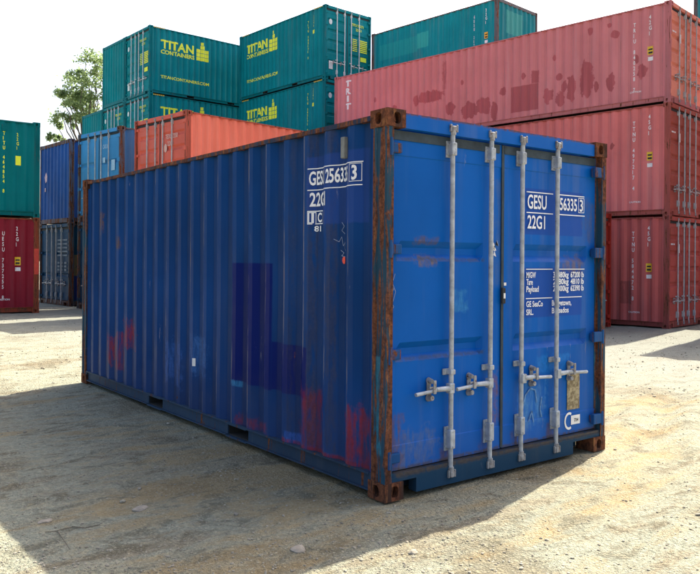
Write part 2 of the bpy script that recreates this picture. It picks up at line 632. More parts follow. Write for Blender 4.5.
    for i in range(n):
        for k in range(4):
            fs.append((i * 4 + k, i * 4 + (k + 1) % 4, i * 4 + 4 + (k + 1) % 4, i * 4 + 4 + k))
    hd.add(pts, fs + [(0, 1, 2, 3), tuple(n * 4 + k for k in range(4))])
    parts['header'] = hd.build('door_header', mats.get('header', md), root)
    # sill with the two notches beside the castings
    poly = [(0.066, 0.1195), (0.288, 0.1195), (0.288, 0.022), (W - 0.425, 0.022), (W - 0.425, 0.1195), (W - 0.066, 0.1195), (W - 0.066, 0.150), (0.066, 0.150)]
    sl = MB().extrude([(a, b) for a, b in poly], 'y', 0.012, 0.090)
    sl.box(0.068, W - 0.068, 0.016, 0.100, 0.1503, 0.172)
    sl.box(0.164, W - 0.164, 0.1780, 0.1840, 0.020, 0.1635)  # plate added to shut out bright ground seen through the notches
    sl.build('door_sill', mats.get('sill', mr), root)
    # doors
    DY = 0.060                               # outer face of the doors
    z0, z1 = 0.180, H - 0.125
    k = (z1 - z0) / (2.466 - 0.180)
    zz = lambda z: z0 + (z - 0.180) * k
    if ribs == 'two':
        bands = [(1.585, 1.722), (0.905, 1.035)]
    else:
        bands = [(2.02, 2.16), (1.66, 1.80), (1.30, 1.44), (0.94, 1.08), (0.58, 0.72)]
    for side, (x0, x1) in enumerate(((0.068, 1.176), (1.190, W - 0.068))):
        a, b = (x0 + 0.070, x1 - 0.195) if side == 0 else (x0 + 0.125, x1 - 0.125)
        if ribs != 'two':
            a, b = x0 + 0.09, x1 - 0.09
        ux = [x0, x0 + 0.001, a - 0.03, a, a + 0.035, b - 0.035, b, b + 0.03, x1 - 0.001, x1]
        vz = [z0, z0 + 0.001, 0.345, 0.352]
        for lo, hi in bands:
            q = (hi - lo) * 0.33
            vz += [zz(lo), zz(lo) + q, zz(hi) - q, zz(hi)]
        vz += [H - 0.300, H - 0.293, z1 - 0.001, z1]
        vz = sorted(vz)
        def depth(x, z):
            if x < x0 + 0.0005 or x > x1 - 0.0005 or z < z0 + 0.0005 or z > z1 - 0.0005:
                return 0.045
            d = 0.0 if (0.350 < z < H - 0.298) else -0.005
            for lo, hi in bands:
                q = (hi - lo) * 0.33
                lo_, hi_ = zz(lo), zz(hi)
                if lo_ + q - 1e-4 <= z <= hi_ - q + 1e-4 and a + 0.034 <= x <= b - 0.034:
                    d = 0.038
            return d
        mb = MB()
        grid(mb, ux, vz, lambda x, z: (x, DY + depth(x, z) + (0.004 * mn.noise(Vector((x * 2, z * 1.6, len(label)))) if x0 + 0.05 < x < x1 - 0.05 else 0), z))
        mb.box(x0 + 0.02, x1 - 0.02, DY + 0.050, DY + 0.056, z0, z1)
        dr = mb.build('door', md, root)
        parts['door%d' % side] = dr
        # gaskets round the leaf
        gx = x1 + 0.0015 if side == 0 else x0 - 0.0015
        if detail:
            g = MB()
            if side == 1:
                g.box(1.170, 1.196, DY - 0.012, DY - 0.0065, z0 + 0.01, z1 - 0.005)      # overlap strip on the centre
            g.box(x0 + 0.01, x1 - 0.03, DY - 0.012, DY - 0.0065, z1 - 0.068, z1 - 0.006)
            g.build('gasket', mats.get('gasket', RUBBER), dr)
        # hinges
        hz = [0.27, 0.96, 1.665, 2.34] if H < 2.7 else [0.27, 0.90, 1.55, 2.15, 2.62]
        for q in hz:
            h = MB()
            xo, xi = (0.034, 0.158) if side == 0 else (W - 0.158, W - 0.034)
            px = 0.040 if side == 0 else W - 0.040
            h.box(min(xo, xi), max(xo, xi), DY - 0.034, DY - 0.0065, q - 0.034, q + 0.034, 0.008)
            h.box(min(xo, px) - 0.002, max(xo, px) + 0.020, 0.000, 0.038, q - 0.042, q + 0.042, 0.006)
            h.tube((px, 0.006, q - 0.058), (px, 0.006, q + 0.058), 0.013, n=10)
            h.build('hinge', mats.get('hinge', md), dr)
    # lock rods and handles
    if rods:
        for i, x in enumerate((0.614, 1.016, 1.364, 1.790)):
            dr = parts['door0' if i < 2 else 'door1']
            RY = 0.014
            m_ = mats.get('rod', STEEL)
            rod = MB()
            zt_, zb_ = H - 0.070, 0.095
            rod.tube((x, RY, zb_ + 0.03), (x, RY, zt_ - 0.03), 0.0175, n=14)
            lean = -1 if i < 3 else 1
            for q, hh in ((H - 0.215, 0.058), (0.335, 0.085)):       # guide brackets with bolted plates
                rod.box(x - 0.033, x + 0.020, DY - 0.020, DY - 0.0065, q - hh, q + hh, 0.003)
                rod.box(x - 0.024, x + 0.024, RY - 0.024, DY - 0.012, q - hh * 0.8, q + hh * 0.8, 0.008)
            rod.box(x - 0.052, x + 0.052, DY - 0.020, DY - 0.0065, 0.787, 0.829, 0.003)
            rod.box(x - 0.023, x + 0.023, RY - 0.023, DY - 0.012, 0.790, 0.826, 0.006)
            for q, hh in ((H - 0.215, 0.058), (0.335, 0.085)):       # bolt heads
                for bz in (-0.6, 0.6):
                    rod.tube((x - 0.028, DY - 0.0195, q + bz * hh), (x - 0.028, DY - 0.026, q + bz * hh), 0.007, n=6)
                    rod.tube((x, RY - 0.0235, q + bz * hh), (x, RY - 0.028, q + bz * hh), 0.006, n=6)
            for bx in (-0.040, 0.040):
                rod.tube((x + bx, DY - 0.0195, 0.808), (x + bx, DY - 0.026, 0.808), 0.007, n=6)
            rod.build('lock_rod', m_, dr)
            for q, sg in ((zt_, -1), (zb_, 1)):                      # cams and their keepers
                c = MB()
                c.tube((x, RY, q + sg * 0.045), (x, RY, q + sg * 0.010), 0.024, n=12)
                c.box(x - 0.019, x + 0.019, RY - 0.024, RY + 0.020, q - 0.026, q + 0.016, 0.006)
                c.box(x - 0.036, x - 0.023, -0.006, 0.0115, q - 0.026, q + 0.026, 0.003)
                c.box(x + 0.023, x + 0.036, -0.006, 0.0115, q - 0.026, q + 0.026, 0.003)
                c.build('cam_keeper', mats.get('cam', STEEL_WORN), dr)
            sd = -1 if i < 2 else 1
            ln = (0.345, 0.355, 0.345, 0.385)[i]
            zc = 0.695
            h = MB()
            h.box(x - 0.024 + sd * 0.012, x + 0.024 + sd * 0.012, RY - 0.027, RY + 0.018, zc - 0.036, zc + 0.036, 0.007)
            cx = x + sd * ln * (0.53 if i != 2 else 0.46)
            hx = [x + sd * 0.025, x + sd * (abs(cx - x) - 0.03), cx, x + sd * ln]
            hz_ = [zc, zc + 0.004, zc - 0.004, zc - 0.014]
            hr = [0.020, 0.016, 0.012, 0.0135]
            for q in range(3):
                h.tube((hx[q], RY - 0.010, hz_[q]), (hx[q + 1], RY - 0.012, hz_[q + 1]), hr[q], hr[q + 1], n=10)
            h.build('door_handle', m_, dr)
            kp = MB()
            for dz_, rr_ in ((0.066, 0.021), (-0.058, 0.024)):
                kp.tube((cx, DY - 0.0065, zc + dz_), (cx, RY - 0.004, zc + dz_ * 0.92), rr_, rr_ * 0.72, n=14)
            kp.box(cx - 0.019, cx + 0.019, DY - 0.018, DY - 0.0065, zc - 0.070, zc + 0.080, 0.005)
            kp.box(cx - 0.013, cx + 0.013, RY - 0.032, RY - 0.022, zc - 0.022, zc + 0.072, 0.004)
            kp.tube((cx - 0.030, RY - 0.004, zc + 0.018), (cx + 0.030, RY - 0.004, zc + 0.018), 0.008, n=8)
            kp.build('handle_retainer', mats.get('cam', STEEL_WORN), dr)
    parts['root'] = root
    parts['phase'] = ph
    parts['L'], parts['H'] = Lc, H
    return parts


def on_side(parts, sgn, art, name, mat, y_anchor):
    """wrap artwork on a long side; u runs to the reader's right from y_anchor"""
    ph = parts['phase']
    d = -1 if sgn == 0 else 1
    us = [v.co.x for v in art.b.verts]
    lo, hi = sorted((y_anchor + d * min(us), y_anchor + d * max(us)))
    br = [(y - y_anchor) * d for y in corr_breaks(lo - 0.01, hi + 0.01, ph)]
    Lc, H = parts['L'], parts['H']
    zb, zt = 0.168, H - 0.058
    wall = parts['side%d' % sgn]
    # follow the sheet, including its gentle bulge: sample the wall mesh rows bilinearly
    me = wall.data
    ys = corr_breaks(0.150, Lc - 0.150, ph)
    zs = [zb - 0.01, zb + 0.4, (zb + zt) / 2, zt - 0.4, zt + 0.01]
    n = len(ys)
    xs = [v.co.x for v in me.vertices]
    import bisect
    def fn(u, v):
        y = y_anchor + d * u
        i = min(max(bisect.bisect_right(ys, y) - 1, 0), n - 2)
        j = min(max(bisect.bisect_right(zs, v) - 1, 0), len(zs) - 2)
        a = (y - ys[i]) / (ys[i + 1] - ys[i])
        b = (v - zs[j]) / (zs[j + 1] - zs[j])
        x = (xs[j * n + i] * (1 - a) + xs[j * n + i + 1] * a) * (1 - b) + (xs[(j + 1) * n + i] * (1 - a) + xs[(j + 1) * n + i + 1] * a) * b
        return (x + (-0.0035 if sgn == 0 else 0.0035), y, v)
    return art.wrap(name, mat, wall, fn, br)


def on_door(parts, side, art, name, mat, y=0.060 - 0.0095):
    return art.wrap(name, mat, parts['door%d' % side], lambda u, v: (u, y, v))


LET_WHITE = lettering('white_lettering', (0.78, 0.80, 0.82), 0.35, (0.06, 0.12, 0.33))
LET_WHITE_R = lettering('white_lettering_on_red', (0.74, 0.72, 0.72), 0.55, (0.36, 0.12, 0.12))
LET_YEL = lettering('yellow_green_lettering', (0.78, 0.84, 0.03), 0.15, (0.02, 0.22, 0.19))
LET_YG = lettering('lime_lettering', (0.42, 0.62, 0.10), 0.3, (0.01, 0.12, 0.10))


# ------------------------------------------------------------------ ground
def ground_h(x, y):
    d = Vector((x, y, 0)) - Vector((CAM_POS.x, CAM_POS.y, 0))
    dep, lat = d.dot(fwd), d.dot(rgt)
    k = min(max((dep - 8) / 9, 0), 1)
    k = k * k * (3 - 2 * k)
    far = min(max((60 - d.length) / 30, 0), 1)
    h = -0.0122 * max(min(lat, 11), -11) * k * far
    return h


def ground_bump(x, y):
    r = math.hypot(x - 1, y)
    if r > 40: return 0.0
    a = 0.010 * mn.noise(Vector((x * 0.55, y * 0.55, 1.0)))
    a += 0.009 * mn.noise(Vector((x * 1.9, y * 1.9, 4.0)))
    a += 0.009 * mn.noise(Vector((x * 6.0, y * 6.0, 8.0)))
    a += 0.004 * mn.noise(Vector((x * 13.0, y * 13.0, 12.0)))
    # long shallow wheel tracks crossing the yard
    for (ox, oy, ang, amp) in ((-1.5, -1.6, 0.35, 0.022), (-1.0, -3.1, 0.30, 0.018), (6.0, 0.8, 0.52, 0.022), (6.6, -0.6, 0.55, 0.020), (5.0, -1.7, 0.62, 0.018), (7.5, 2.2, 0.48, 0.022), (-3.5, 5.5, 0.15, 0.03), (-3.0, 7.2, 0.12, 0.03)):
        q = -(x - ox) * math.sin(ang) + (y - oy) * math.cos(ang) + 0.15 * mn.noise(Vector((x * 0.4, y * 0.4, ox)))
        a -= amp * math.exp(-(q / 0.16) ** 2) - 0.5 * amp * math.exp(-((abs(q) - 0.28) / 0.12) ** 2)
    return a


def ground_z(x, y):
    inside = (-0.1 < x < W + 0.1 and -0.1 < y < L20 + 0.1)
    return ground_h(x, y) + ground_bump(x, y) - (0.012 if inside else 0.006)


def dirt_material():
    t = NT('dirt_and_gravel')
    X, Y, Z = t.sep()
    big = t.noise(0.22, 4, 0.55)
    med = t.noise(1.3, 6, 0.62, dist=0.4)
    track = t.noise(1.0, 6, 0.6, t.mapping((0.5, 2.4, 1), (3, 1, 0)))
    fin = t.noise(28.0, 7, 0.72)
    gr = t.voronoi(46.0)
    gr2 = t.voronoi(120.0)
    pat = t.noise(3.6, 7, 0.68, t.mapping((0.8, 1.3, 1), (2, 7, 0)), 0.6)
    sand = t.mix(t.lin(med, 0.3, 0.7, 0, 1), (0.205, 0.162, 0.104), (0.335, 0.278, 0.188))
    grey = t.mix(t.lin(fin, 0.3, 0.7, 0, 1), (0.175, 0.190, 0.172), (0.325, 0.345, 0.315))
    # more gravel away from the wheel-worn foreground
    k = t.math('ADD', t.math('MULTIPLY', t.math('ADD', X, Y), 0.050), t.math('SUBTRACT', t.math('MULTIPLY', big, 2.6), 1.30))
    k = t.math('ADD', k, t.math('MULTIPLY', t.math('SUBTRACT', track, 0.5), 2.6))
    k = t.math('ADD', k, t.math('MULTIPLY', t.math('SUBTRACT', pat, 0.5), 1.6))
    left = t.step(t.math('SUBTRACT', t.math('MULTIPLY', Y, 0.25), X), -0.6, 2.6)  # shade tone in the colour: greyer where the container's shadow lies
    k = t.math('ADD', k, t.math('MULTIPLY', left, 0.28))
    c = t.mix(t.step(k, -0.25, 0.35), sand, grey)
    c = t.mix(t.math('MULTIPLY', t.step(t.math('ADD', track, t.math('MULTIPLY', t.math('SUBTRACT', pat, 0.5), 0.3)), 0.53, 0.64), 0.42), c, (0.170, 0.112, 0.066))      # ochre earth
    c = t.mix(t.math('MULTIPLY', t.step(t.noise(0.8, 5, 0.6, t.mapping((1, 1, 1), (9, 4, 0))), 0.54, 0.66), 0.55), c, (0.105, 0.080, 0.052))
    c = t.mix(t.math('MULTIPLY', t.step(pat, 0.50, 0.64), 0.60), c, (0.090, 0.080, 0.060))
    c = t.mix(t.math('MULTIPLY', t.step(t.noise(9.0, 8, 0.75, dist=0.3), 0.52, 0.66), 0.40), c, (0.40, 0.355, 0.26))
    # individual stones
    st = t.math('SUBTRACT', 1.0, t.step(gr.outputs['Distance'], 0.18, 0.42))
    pick = t.step(gr.outputs['Color'], 0.45, 0.55)
    c = t.mix(t.math('MULTIPLY', t.math('MULTIPLY', st, pick), 0.65), c, t.mix(gr.outputs['Color'], (0.12, 0.115, 0.10), (0.46, 0.44, 0.38)))
    c = t.mix(t.math('MULTIPLY', t.step(fin, 0.50, 0.72), 0.35), c, (0.42, 0.37, 0.27))
    c = t.mix(t.math('MULTIPLY', t.step(t.noise(70, 4, 0.7), 0.54, 0.68), 0.6), c, (0.070, 0.058, 0.042))
    away = t.step(t.math('ADD', X, t.math('MULTIPLY', Y, 0.5)), 4.5, 10.0)      # bluish gravel spread on the far right side of the yard
    c = t.mix(t.math('MULTIPLY', away, 0.65), c, t.mix(fin, (0.17, 0.18, 0.185), (0.33, 0.345, 0.35)))
    c = t.mix(1.0, c, (1.22, 1.17, 0.99), 'MULTIPLY')
    t.L(c, t.bsdf.inputs['Base Color'])
    t.bsdf.inputs['Roughness'].default_value = 0.93
    t.bsdf.inputs['Specular IOR Level'].default_value = 0.15
    h = t.math('ADD', t.math('MULTIPLY', fin, 0.9), t.math('MULTIPLY', t.math('SUBTRACT', 1.0, gr.outputs['Distance']), 0.5))
    h = t.math('ADD', h, t.math('MULTIPLY', gr2.outputs['Distance'], -0.3))
    h = t.math('ADD', h, t.math('MULTIPLY', pat, 1.8))
    t.L(t.bump(h, 1.0, 0.030), t.bsdf.inputs['Normal'])
    return t.mat


def axis(c, near, dn, far):
    """coordinates dense around c, growing outwards"""
    out = [c]
    s, d = dn, 0.0
    while d < far:
        d += s
        out += [c + d, c - d]
        if d > near: s *= 1.12
    return sorted(out)


gx_, gy_ = axis(0.8, 4.6, 0.05, 400), axis(-0.6, 3.6, 0.05, 400)
g = MB()
grid(g, gx_, gy_, lambda x, y: (x, y, ground_z(x, y)))
ground = g.build('ground', dirt_material(), smooth=True, fix=False)
tag(ground, kind='structure')

# loose stones on the dirt: beyond counting
STONE = NT('stone')
sg_ = STONE.noise(3.0, 2, 0.5)
STONE.L(STONE.mix(STONE.lin(sg_, 0.3, 0.7, 0, 1), (0.17, 0.15, 0.115), (0.38, 0.34, 0.26)), STONE.bsdf.inputs['Base Color'])
STONE.bsdf.inputs['Roughness'].default_value = 0.9
gm = MB()
rs = random.Random(11)
ico = bmesh.new()
bmesh.ops.create_icosphere(ico, subdivisions=1, radius=1.0)
ico.verts.index_update()
iv = [v.co.copy() for v in ico.verts]
if_ = [[v.index for v in f.verts] for f in ico.faces]
ico.free()
count = 0
while count < 16000:
    dep = 3.6 + 15 * rs.random() ** 2.0
    lat = (rs.random() - 0.5) * 1.05 * dep
    p = CAM_POS + fwd * dep + rgt * lat
    if -0.02 < p.x < W + 0.02 and -0.02 < p.y < L20 + 0.02: continue
    dens = mn.noise(Vector((p.x * 0.8, p.y * 0.8, 2.0)))
    if dens < rs.uniform(-0.6, 0.35): continue
    r = 0.0022 + 0.0085 * rs.random() ** 4
    if rs.random() < 0.008: r *= 2.6
    if dep > 9: r *= 1.6
    e = Matrix.Rotation(rs.uniform(0, 6.28), 3, 'Z') @ Matrix.Rotation(rs.uniform(-0.4, 0.4), 3, 'X')
    sc = Vector((rs.uniform(0.8, 1.5), rs.uniform(0.6, 1.1), rs.uniform(0.4, 0.75)))
    base = Vector((p.x, p.y, ground_z(p.x, p.y) + r * 0.25))
    gm.add([base + e @ Vector((q.x * sc.x * r * rs.uniform(0.85, 1.15), q.y * sc.y * r, q.z * sc.z * r)) for q in iv], if_)
    count += 1
tag(gm.build('gravel', STONE.mat, fix=False), kind='stuff', label='small loose grey stones scattered over the dirt yard', cat='gravel')

# a few single pieces lying on the dirt
def ground_piece(name, x, y, label, sx, sy, sz, rz, mat, seed):
    bm = bmesh.new()
    bmesh.ops.create_icosphere(bm, subdivisions=3, radius=1.0)
    for v in bm.verts:
        d = 1 + 0.35 * mn.noise(v.co * 1.4 + Vector((seed, 0, 0))) + 0.12 * mn.noise(v.co * 4 + Vector((0, seed, 0)))
        v.co = Vector((v.co.x * sx * d, v.co.y * sy * d, v.co.z * sz * d))
    m_ = MB()
    m_.bm(bm)
    o_ = m_.build(name, mat, smooth=True)
    o_.location = (x, y, ground_z(x, y) + sz * 0.2)
    o_.rotation_euler = (0, 0, rz)
    tag(o_, label, name)
    return o_


PALE = plain('pale_stone', (0.27, 0.235, 0.185), 0.9, 0, 0.25, 30)
ground_piece('stone', -1.316, 0.855, 'flat pale stone lying in the shadow left of the blue container', 0.060, 0.036, 0.010, 0.5, PALE, 1)
ground_piece('stone', -1.86, 0.998, 'small flat brownish stone nearest the left edge of the photo', 0.045, 0.030, 0.008, 0.2, PALE, 5)
ground_piece('stone', -0.887, -0.316, 'pale stone half sunk in the dirt at the lower shadow edge', 0.055, 0.040, 0.012, 0.9, PALE, 9)
ground_piece('stone', -0.407, -0.723, 'grey stone lying alone on the sunlit dirt before the doors', 0.032, 0.022, 0.014, 0.3, STONE.mat, 12)
tw = MB()
tp = [Vector((-1.924, 0.77, 0)), Vector((-1.858, 0.762, 0)), Vector((-1.762, 0.795, 0)), Vector((-1.7, 0.729, 0)), Vector((-1.616, 0.732, 0))]
for p0_, p1_ in zip(tp[:-1], tp[1:]):
    tw.tube((p0_.x, p0_.y, ground_z(p0_.x, p0_.y) + 0.007), (p1_.x, p1_.y, ground_z(p1_.x, p1_.y) + 0.003), 0.0026, 0.0022, n=6)
tw.tube((-1.858, 0.762, ground_z(-1.858, 0.762) + 0.007), (-1.885, 0.436, ground_z(-1.885, 0.436) + 0.003), 0.0022, 0.0014, n=6)
tag(tw.build('twig', plain('dry_twig', (0.13, 0.105, 0.075), 0.9, 0, 0.3, 30)), 'thin forked dry twig lying on the shaded dirt at lower left', 'twig')

# ------------------------------------------------------------------ the blue container in front
BLUE, BLUE_D = (0.003, 0.042, 0.165), (0.002, 0.100, 0.410)
DKBLUE, RED, CYAN = (0.001, 0.011, 0.120), (0.30, 0.020, 0.020), (0.03, 0.20, 0.42)
y_p = 'y'
side_patches = (
    ('y', 1.456, 2.10, 0.535, 1.56, DKBLUE, 1.0, 0.01, 0.0),
    ('y', 0.938, 1.456, 0.543, 0.927, DKBLUE, 1.0, 0.01, 0.0),
    ('y', 4.86, 5.22, 0.36, 0.65, RED, 0.80, 0.35, 0.9),
    ('y', 4.31, 4.70, 0.60, 0.86, RED, 0.80, 0.35, 0.9),
    ('y', 4.68, 4.90, 0.30, 0.75, RED, 0.60, 0.25, 0.9),
    ('y', 0.760, 1.037, 0.165, 0.62, RED, 0.72, 0.32, 0.9),
    ('y', 0.205, 0.456, 0.165, 0.55, RED, 0.80, 0.32, 0.9),
    ('y', 1.50, 2.04, 0.165, 0.25, RED, 0.65, 0.15, 0.9),
    ('y', 1.95, 2.16, 0.49, 0.54, CYAN, 0.75, 0.03, 0.3),
    ('y', 1.02, 1.24, 0.165, 0.25, (0.03, 0.13, 0.50), 0.8, 0.04, 0.3),
    ('y', 3.15, 3.50, 0.35, 0.75, (0.04, 0.13, 0.42), 0.6, 0.3, 0.9),
    ('y', 2.60, 2.90, 0.50, 0.85, (0.05, 0.16, 0.42), 0.6, 0.3, 0.9),
    ('y', 0.20, 1.30, 0.150, 0.190, RED, 0.7, 0.04, 0.4),
    ('y', 0.845, 0.945, 0.2, 2.60, (0.050, 0.048, 0.062), 0.50, 0.06, 0.75),
    ('y', 0.590, 0.690, 0.2, 2.60, (0.055, 0.048, 0.055), 0.45, 0.06, 0.80),
    ('y', 1.130, 1.210, 0.2, 2.60, (0.050, 0.050, 0.060), 0.35, 0.06, 0.85),
    ('y', 5.35, 5.50, 1.9, 2.15, (0.16, 0.08, 0.03), 0.7, 0.15, 0.8),
    ('y', 4.80, 4.98, 1.70, 1.85, (0.13, 0.07, 0.03), 0.7, 0.15, 0.7),
    ('y', 0.24, 0.95, 1.85, 2.36, (0.020, 0.060, 0.27), 0.6, 0.03, 0.0),
)
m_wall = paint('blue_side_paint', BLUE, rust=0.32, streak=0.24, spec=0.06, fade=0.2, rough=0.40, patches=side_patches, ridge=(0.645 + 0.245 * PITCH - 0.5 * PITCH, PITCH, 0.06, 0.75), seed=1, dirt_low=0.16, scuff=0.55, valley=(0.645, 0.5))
door_patches = (
    ('x', 1.40, 2.18, 1.80, 2.16, (0.014, 0.068, 0.34), 0.8, 0.0, 0.0),
    ('x', 1.40, 2.18, 1.15, 1.54, (0.014, 0.068, 0.34), 0.8, 0.0, 0.0),
    ('x', 1.60, 2.02, 0.70, 0.84, (0.02, 0.20, 0.58), 0.6, 0.10, 0.3),
    ('x', 0.66, 0.82, 1.22, 1.38, (0.05, 0.25, 0.50), 0.6, 0.08, 0.9),
    ('x', 1.42, 1.70, 0.30, 0.62, (0.10, 0.30, 0.55), 0.5, 0.35, 0.95),
    ('x', 1.09, 1.17, 0.40, 0.75, (0.22, 0.09, 0.04), 0.7, 0.30, 0.8),
    ('x', 0.15, 0.50, 0.20, 0.42, (0.16, 0.17, 0.20), 0.5, 0.35, 0.95),
    ('x', 0.30, 0.52, 1.56, 1.62, (0.22, 0.14, 0.05), 0.7, 0.12, 0.7),
    ('x', 1.90, 2.20, 1.50, 1.62, (0.20, 0.12, 0.05), 0.6, 0.20, 0.8),
    ('x', 0.56, 0.66, 0.17, 0.30, (0.16, 0.08, 0.035), 0.6, 0.12, 0.8), ('x', 0.96, 1.08, 0.17, 0.34, (0.16, 0.08, 0.035), 0.6, 0.12, 0.8),
    ('x', 1.30, 1.42, 0.17, 0.30, (0.16, 0.08, 0.035), 0.6, 0.12, 0.8), ('x', 1.72, 1.84, 0.17, 0.30, (0.16, 0.08, 0.035), 0.6, 0.12, 0.8),
    ('x', 0.30, 0.52, 1.70, 1.75, (0.15, 0.09, 0.04), 0.6, 0.10, 0.8), ('x', 0.06, 0.20, 0.17, 0.55, (0.16, 0.075, 0.035), 0.6, 0.20, 0.8),
    ('x', 1.10, 1.18, 1.40, 2.20, (0.10, 0.14, 0.22), 0.35, 0.15, 0.9), ('x', 0.07, 2.37, 0.175, 0.20, (0.10, 0.075, 0.05), 0.7, 0.04, 0.4),
    ('x', 2.20, 2.40, 1.75, 2.10, (0.12, 0.09, 0.06), 0.4, 0.25, 0.9), ('x', 0.13, 1.0, 0.905, 0.93, (0.06, 0.07, 0.09), 0.6, 0.03, 0.5), ('x', 0.13, 1.0, 1.585, 1.61, (0.06, 0.07, 0.09), 0.6, 0.03, 0.5),
)
m_door = paint('blue_door_paint', BLUE_D, rust=0.30, streak=0.30, fade=0.14, rough=0.40, spec=0.08, dent=2.0, patches=door_patches, seed=2.2, scuff=0.5, dirt_low=0.10)
m_post = paint('blue_post_rusted', (0.018, 0.060, 0.100), rust=0.50, streak=0.3, fade=0.2, rough=0.55, seed=3.1, edge_rust=0.53, scuff=0.5,
               patches=(('y', 0.05, 0.115, 0.30, 0.95, (0.03, 0.16, 0.24), 0.85, 0.05, 0.4),))
m_rail = paint('blue_rail_grimy', (0.022, 0.056, 0.105), rust=0.40, streak=0.5, fade=0.2, rough=0.55, seed=4.3, edge_rust=0.12, scuff=0.4, dirt_low=0.12)
m_cast = paint('rusty_casting', (0.060, 0.032, 0.024), rust=0.9, streak=0.3, rough=0.7, seed=5.2, edge_rust=0.60)
m_head = paint('blue_header_paint', BLUE_D, rust=0.32, streak=0.25, fade=0.12, rough=0.42, seed=6.4, scuff=0.3, patches=(('x', 0.0, 2.44, 2.566, 2.62, (0.13, 0.055, 0.03), 0.9, 0.03, 0.5),))
m_hinge = paint('blue_hinge_paint', (0.014, 0.075, 0.22), rust=0.5, seed=7.7, edge_rust=0.25)
m_sill = paint('blue_sill_paint', (0.012, 0.045, 0.088), rust=0.36, streak=0.4, rough=0.5, seed=9.9, scuff=0.3, patches=(('x', 0.1, 2.4, 0.146, 0.180, (0.095, 0.070, 0.050), 0.75, 0.05, 0.4),))
m_top = paint('blue_top_rail_rusted', (0.020, 0.030, 0.060), rust=0.6, seed=8.8, edge_rust=0.55)
m_gask = plain('grimy_gasket', (0.028, 0.046, 0.060), 0.75, 0, 0.4, 9, 0.1)
blue = container('blue weathered shipping container alone in the foreground with two red corner patches and GESU lettering', 'single shipping container',
                 (0, 0, 0), 0, 'y', L20, S, dict(wall=m_wall, post=m_post, rail=m_rail, door=m_door, header=m_head, casting=m_cast, gasket=m_gask, top=m_top, sill=m_sill, hinge=m_hinge), pockets='main')
del blue['root']['group']

# lettering on its long side (u = 0 at y 0.915, reading towards the door end)
a = Art()
hh = 0.098
a.rect(0.0, 0.660, 2.267, 2.274).rect(0.0, 0.655, 2.107, 2.114)
a.text('GESU', 0.018, 2.150, hh, wid=0.192, bold=0.022)
a.text('256335', 0.244, 2.150, hh, wid=0.272, bold=0.022)
a.text('3', 0.565, 2.150, hh, wid=0.050, bold=0.022)
a.frame(0.538, 0.652, 2.136, 2.262, 0.004)
a.text('22G1', 0.024, 1.991, hh, wid=0.215, bold=0.022)
a.frame(0.0, 0.166, 1.855, 1.956, 0.007)
a.rect(0.010, 0.078, 1.864, 1.947)
a.text('C', 0.092, 1.872, 0.066, wid=0.055, bold=0.03)
a.text('81', 0.062, 1.802, 0.040, wid=0.075, bold=0.02)
for v in a.b.verts: v.co.x *= 0.96
on_side(blue, 0, a, 'lettering', LET_WHITE, 0.935)
a = Art()
a.text('I', 0.022, 1.872, 0.066, wid=0.016, bold=0.02).text('J', 0.045, 1.872, 0.066, wid=0.026, bold=0.02)
o = on_side(blue, 0, a, 'lettering', m_wall, 0.935)
for v in o.data.vertices: v.co.x -= 0.002
# chalk scribbles and an orange dot
CHALK = plain('chalk', (0.20, 0.25, 0.38), 0.9, 0, 0.3, 60)
def scribble(pts, w):
    a_ = Art()
    for (u0, v0), (u1, v1) in zip(pts[:-1], pts[1:]):
        d = Vector((u1 - u0, v1 - v0)).normalized()
        n_ = Vector((-d.y, d.x)) * w
        a_.poly([(u0 + n_.x, v0 + n_.y), (u0 - n_.x, v0 - n_.y), (u1 - n_.x, v1 - n_.y), (u1 + n_.x, v1 + n_.y)])
    return a_
for pts in ([(0.37, 1.86), (0.40, 1.83), (0.37, 1.80), (0.41, 1.775)], [(0.30, 1.74), (0.34, 1.72), (0.37, 1.755), (0.39, 1.69), (0.42, 1.72), (0.41, 1.67), (0.45, 1.65)], [(0.36, 1.66), (0.40, 1.64), (0.37, 1.62), (0.43, 1.61)]):
    on_side(blue, 0, scribble(pts, 0.0022), 'chalk_mark', CHALK, 0.915)
a = Art()
a.poly([(0.400 + 0.022 * math.cos(t * 0.5236), 1.588 + 0.027 * math.sin(t * 0.5236)) for t in range(12)])
on_side(blue, 0, a, 'paint_dot', plain('orange_paint', (0.72, 0.06, 0.03), 0.5, 0, 0.1), 0.915)
a = Art().rect(0, 0.035, 0.57, 0.645)
on_side(blue, 0, a, 'sticker', WHITE_STICK, 2.868)
# lashing bar / vent box below the rail
v = MB().box(-0.010, 0.030, 0.455, 0.500, 2.305, 2.455, 0.006)
v.build('vent_cover', plain('weathered_grey', (0.16, 0.17, 0.16), 0.7, 0, 0.3, 10, 0.3), blue['side0'])

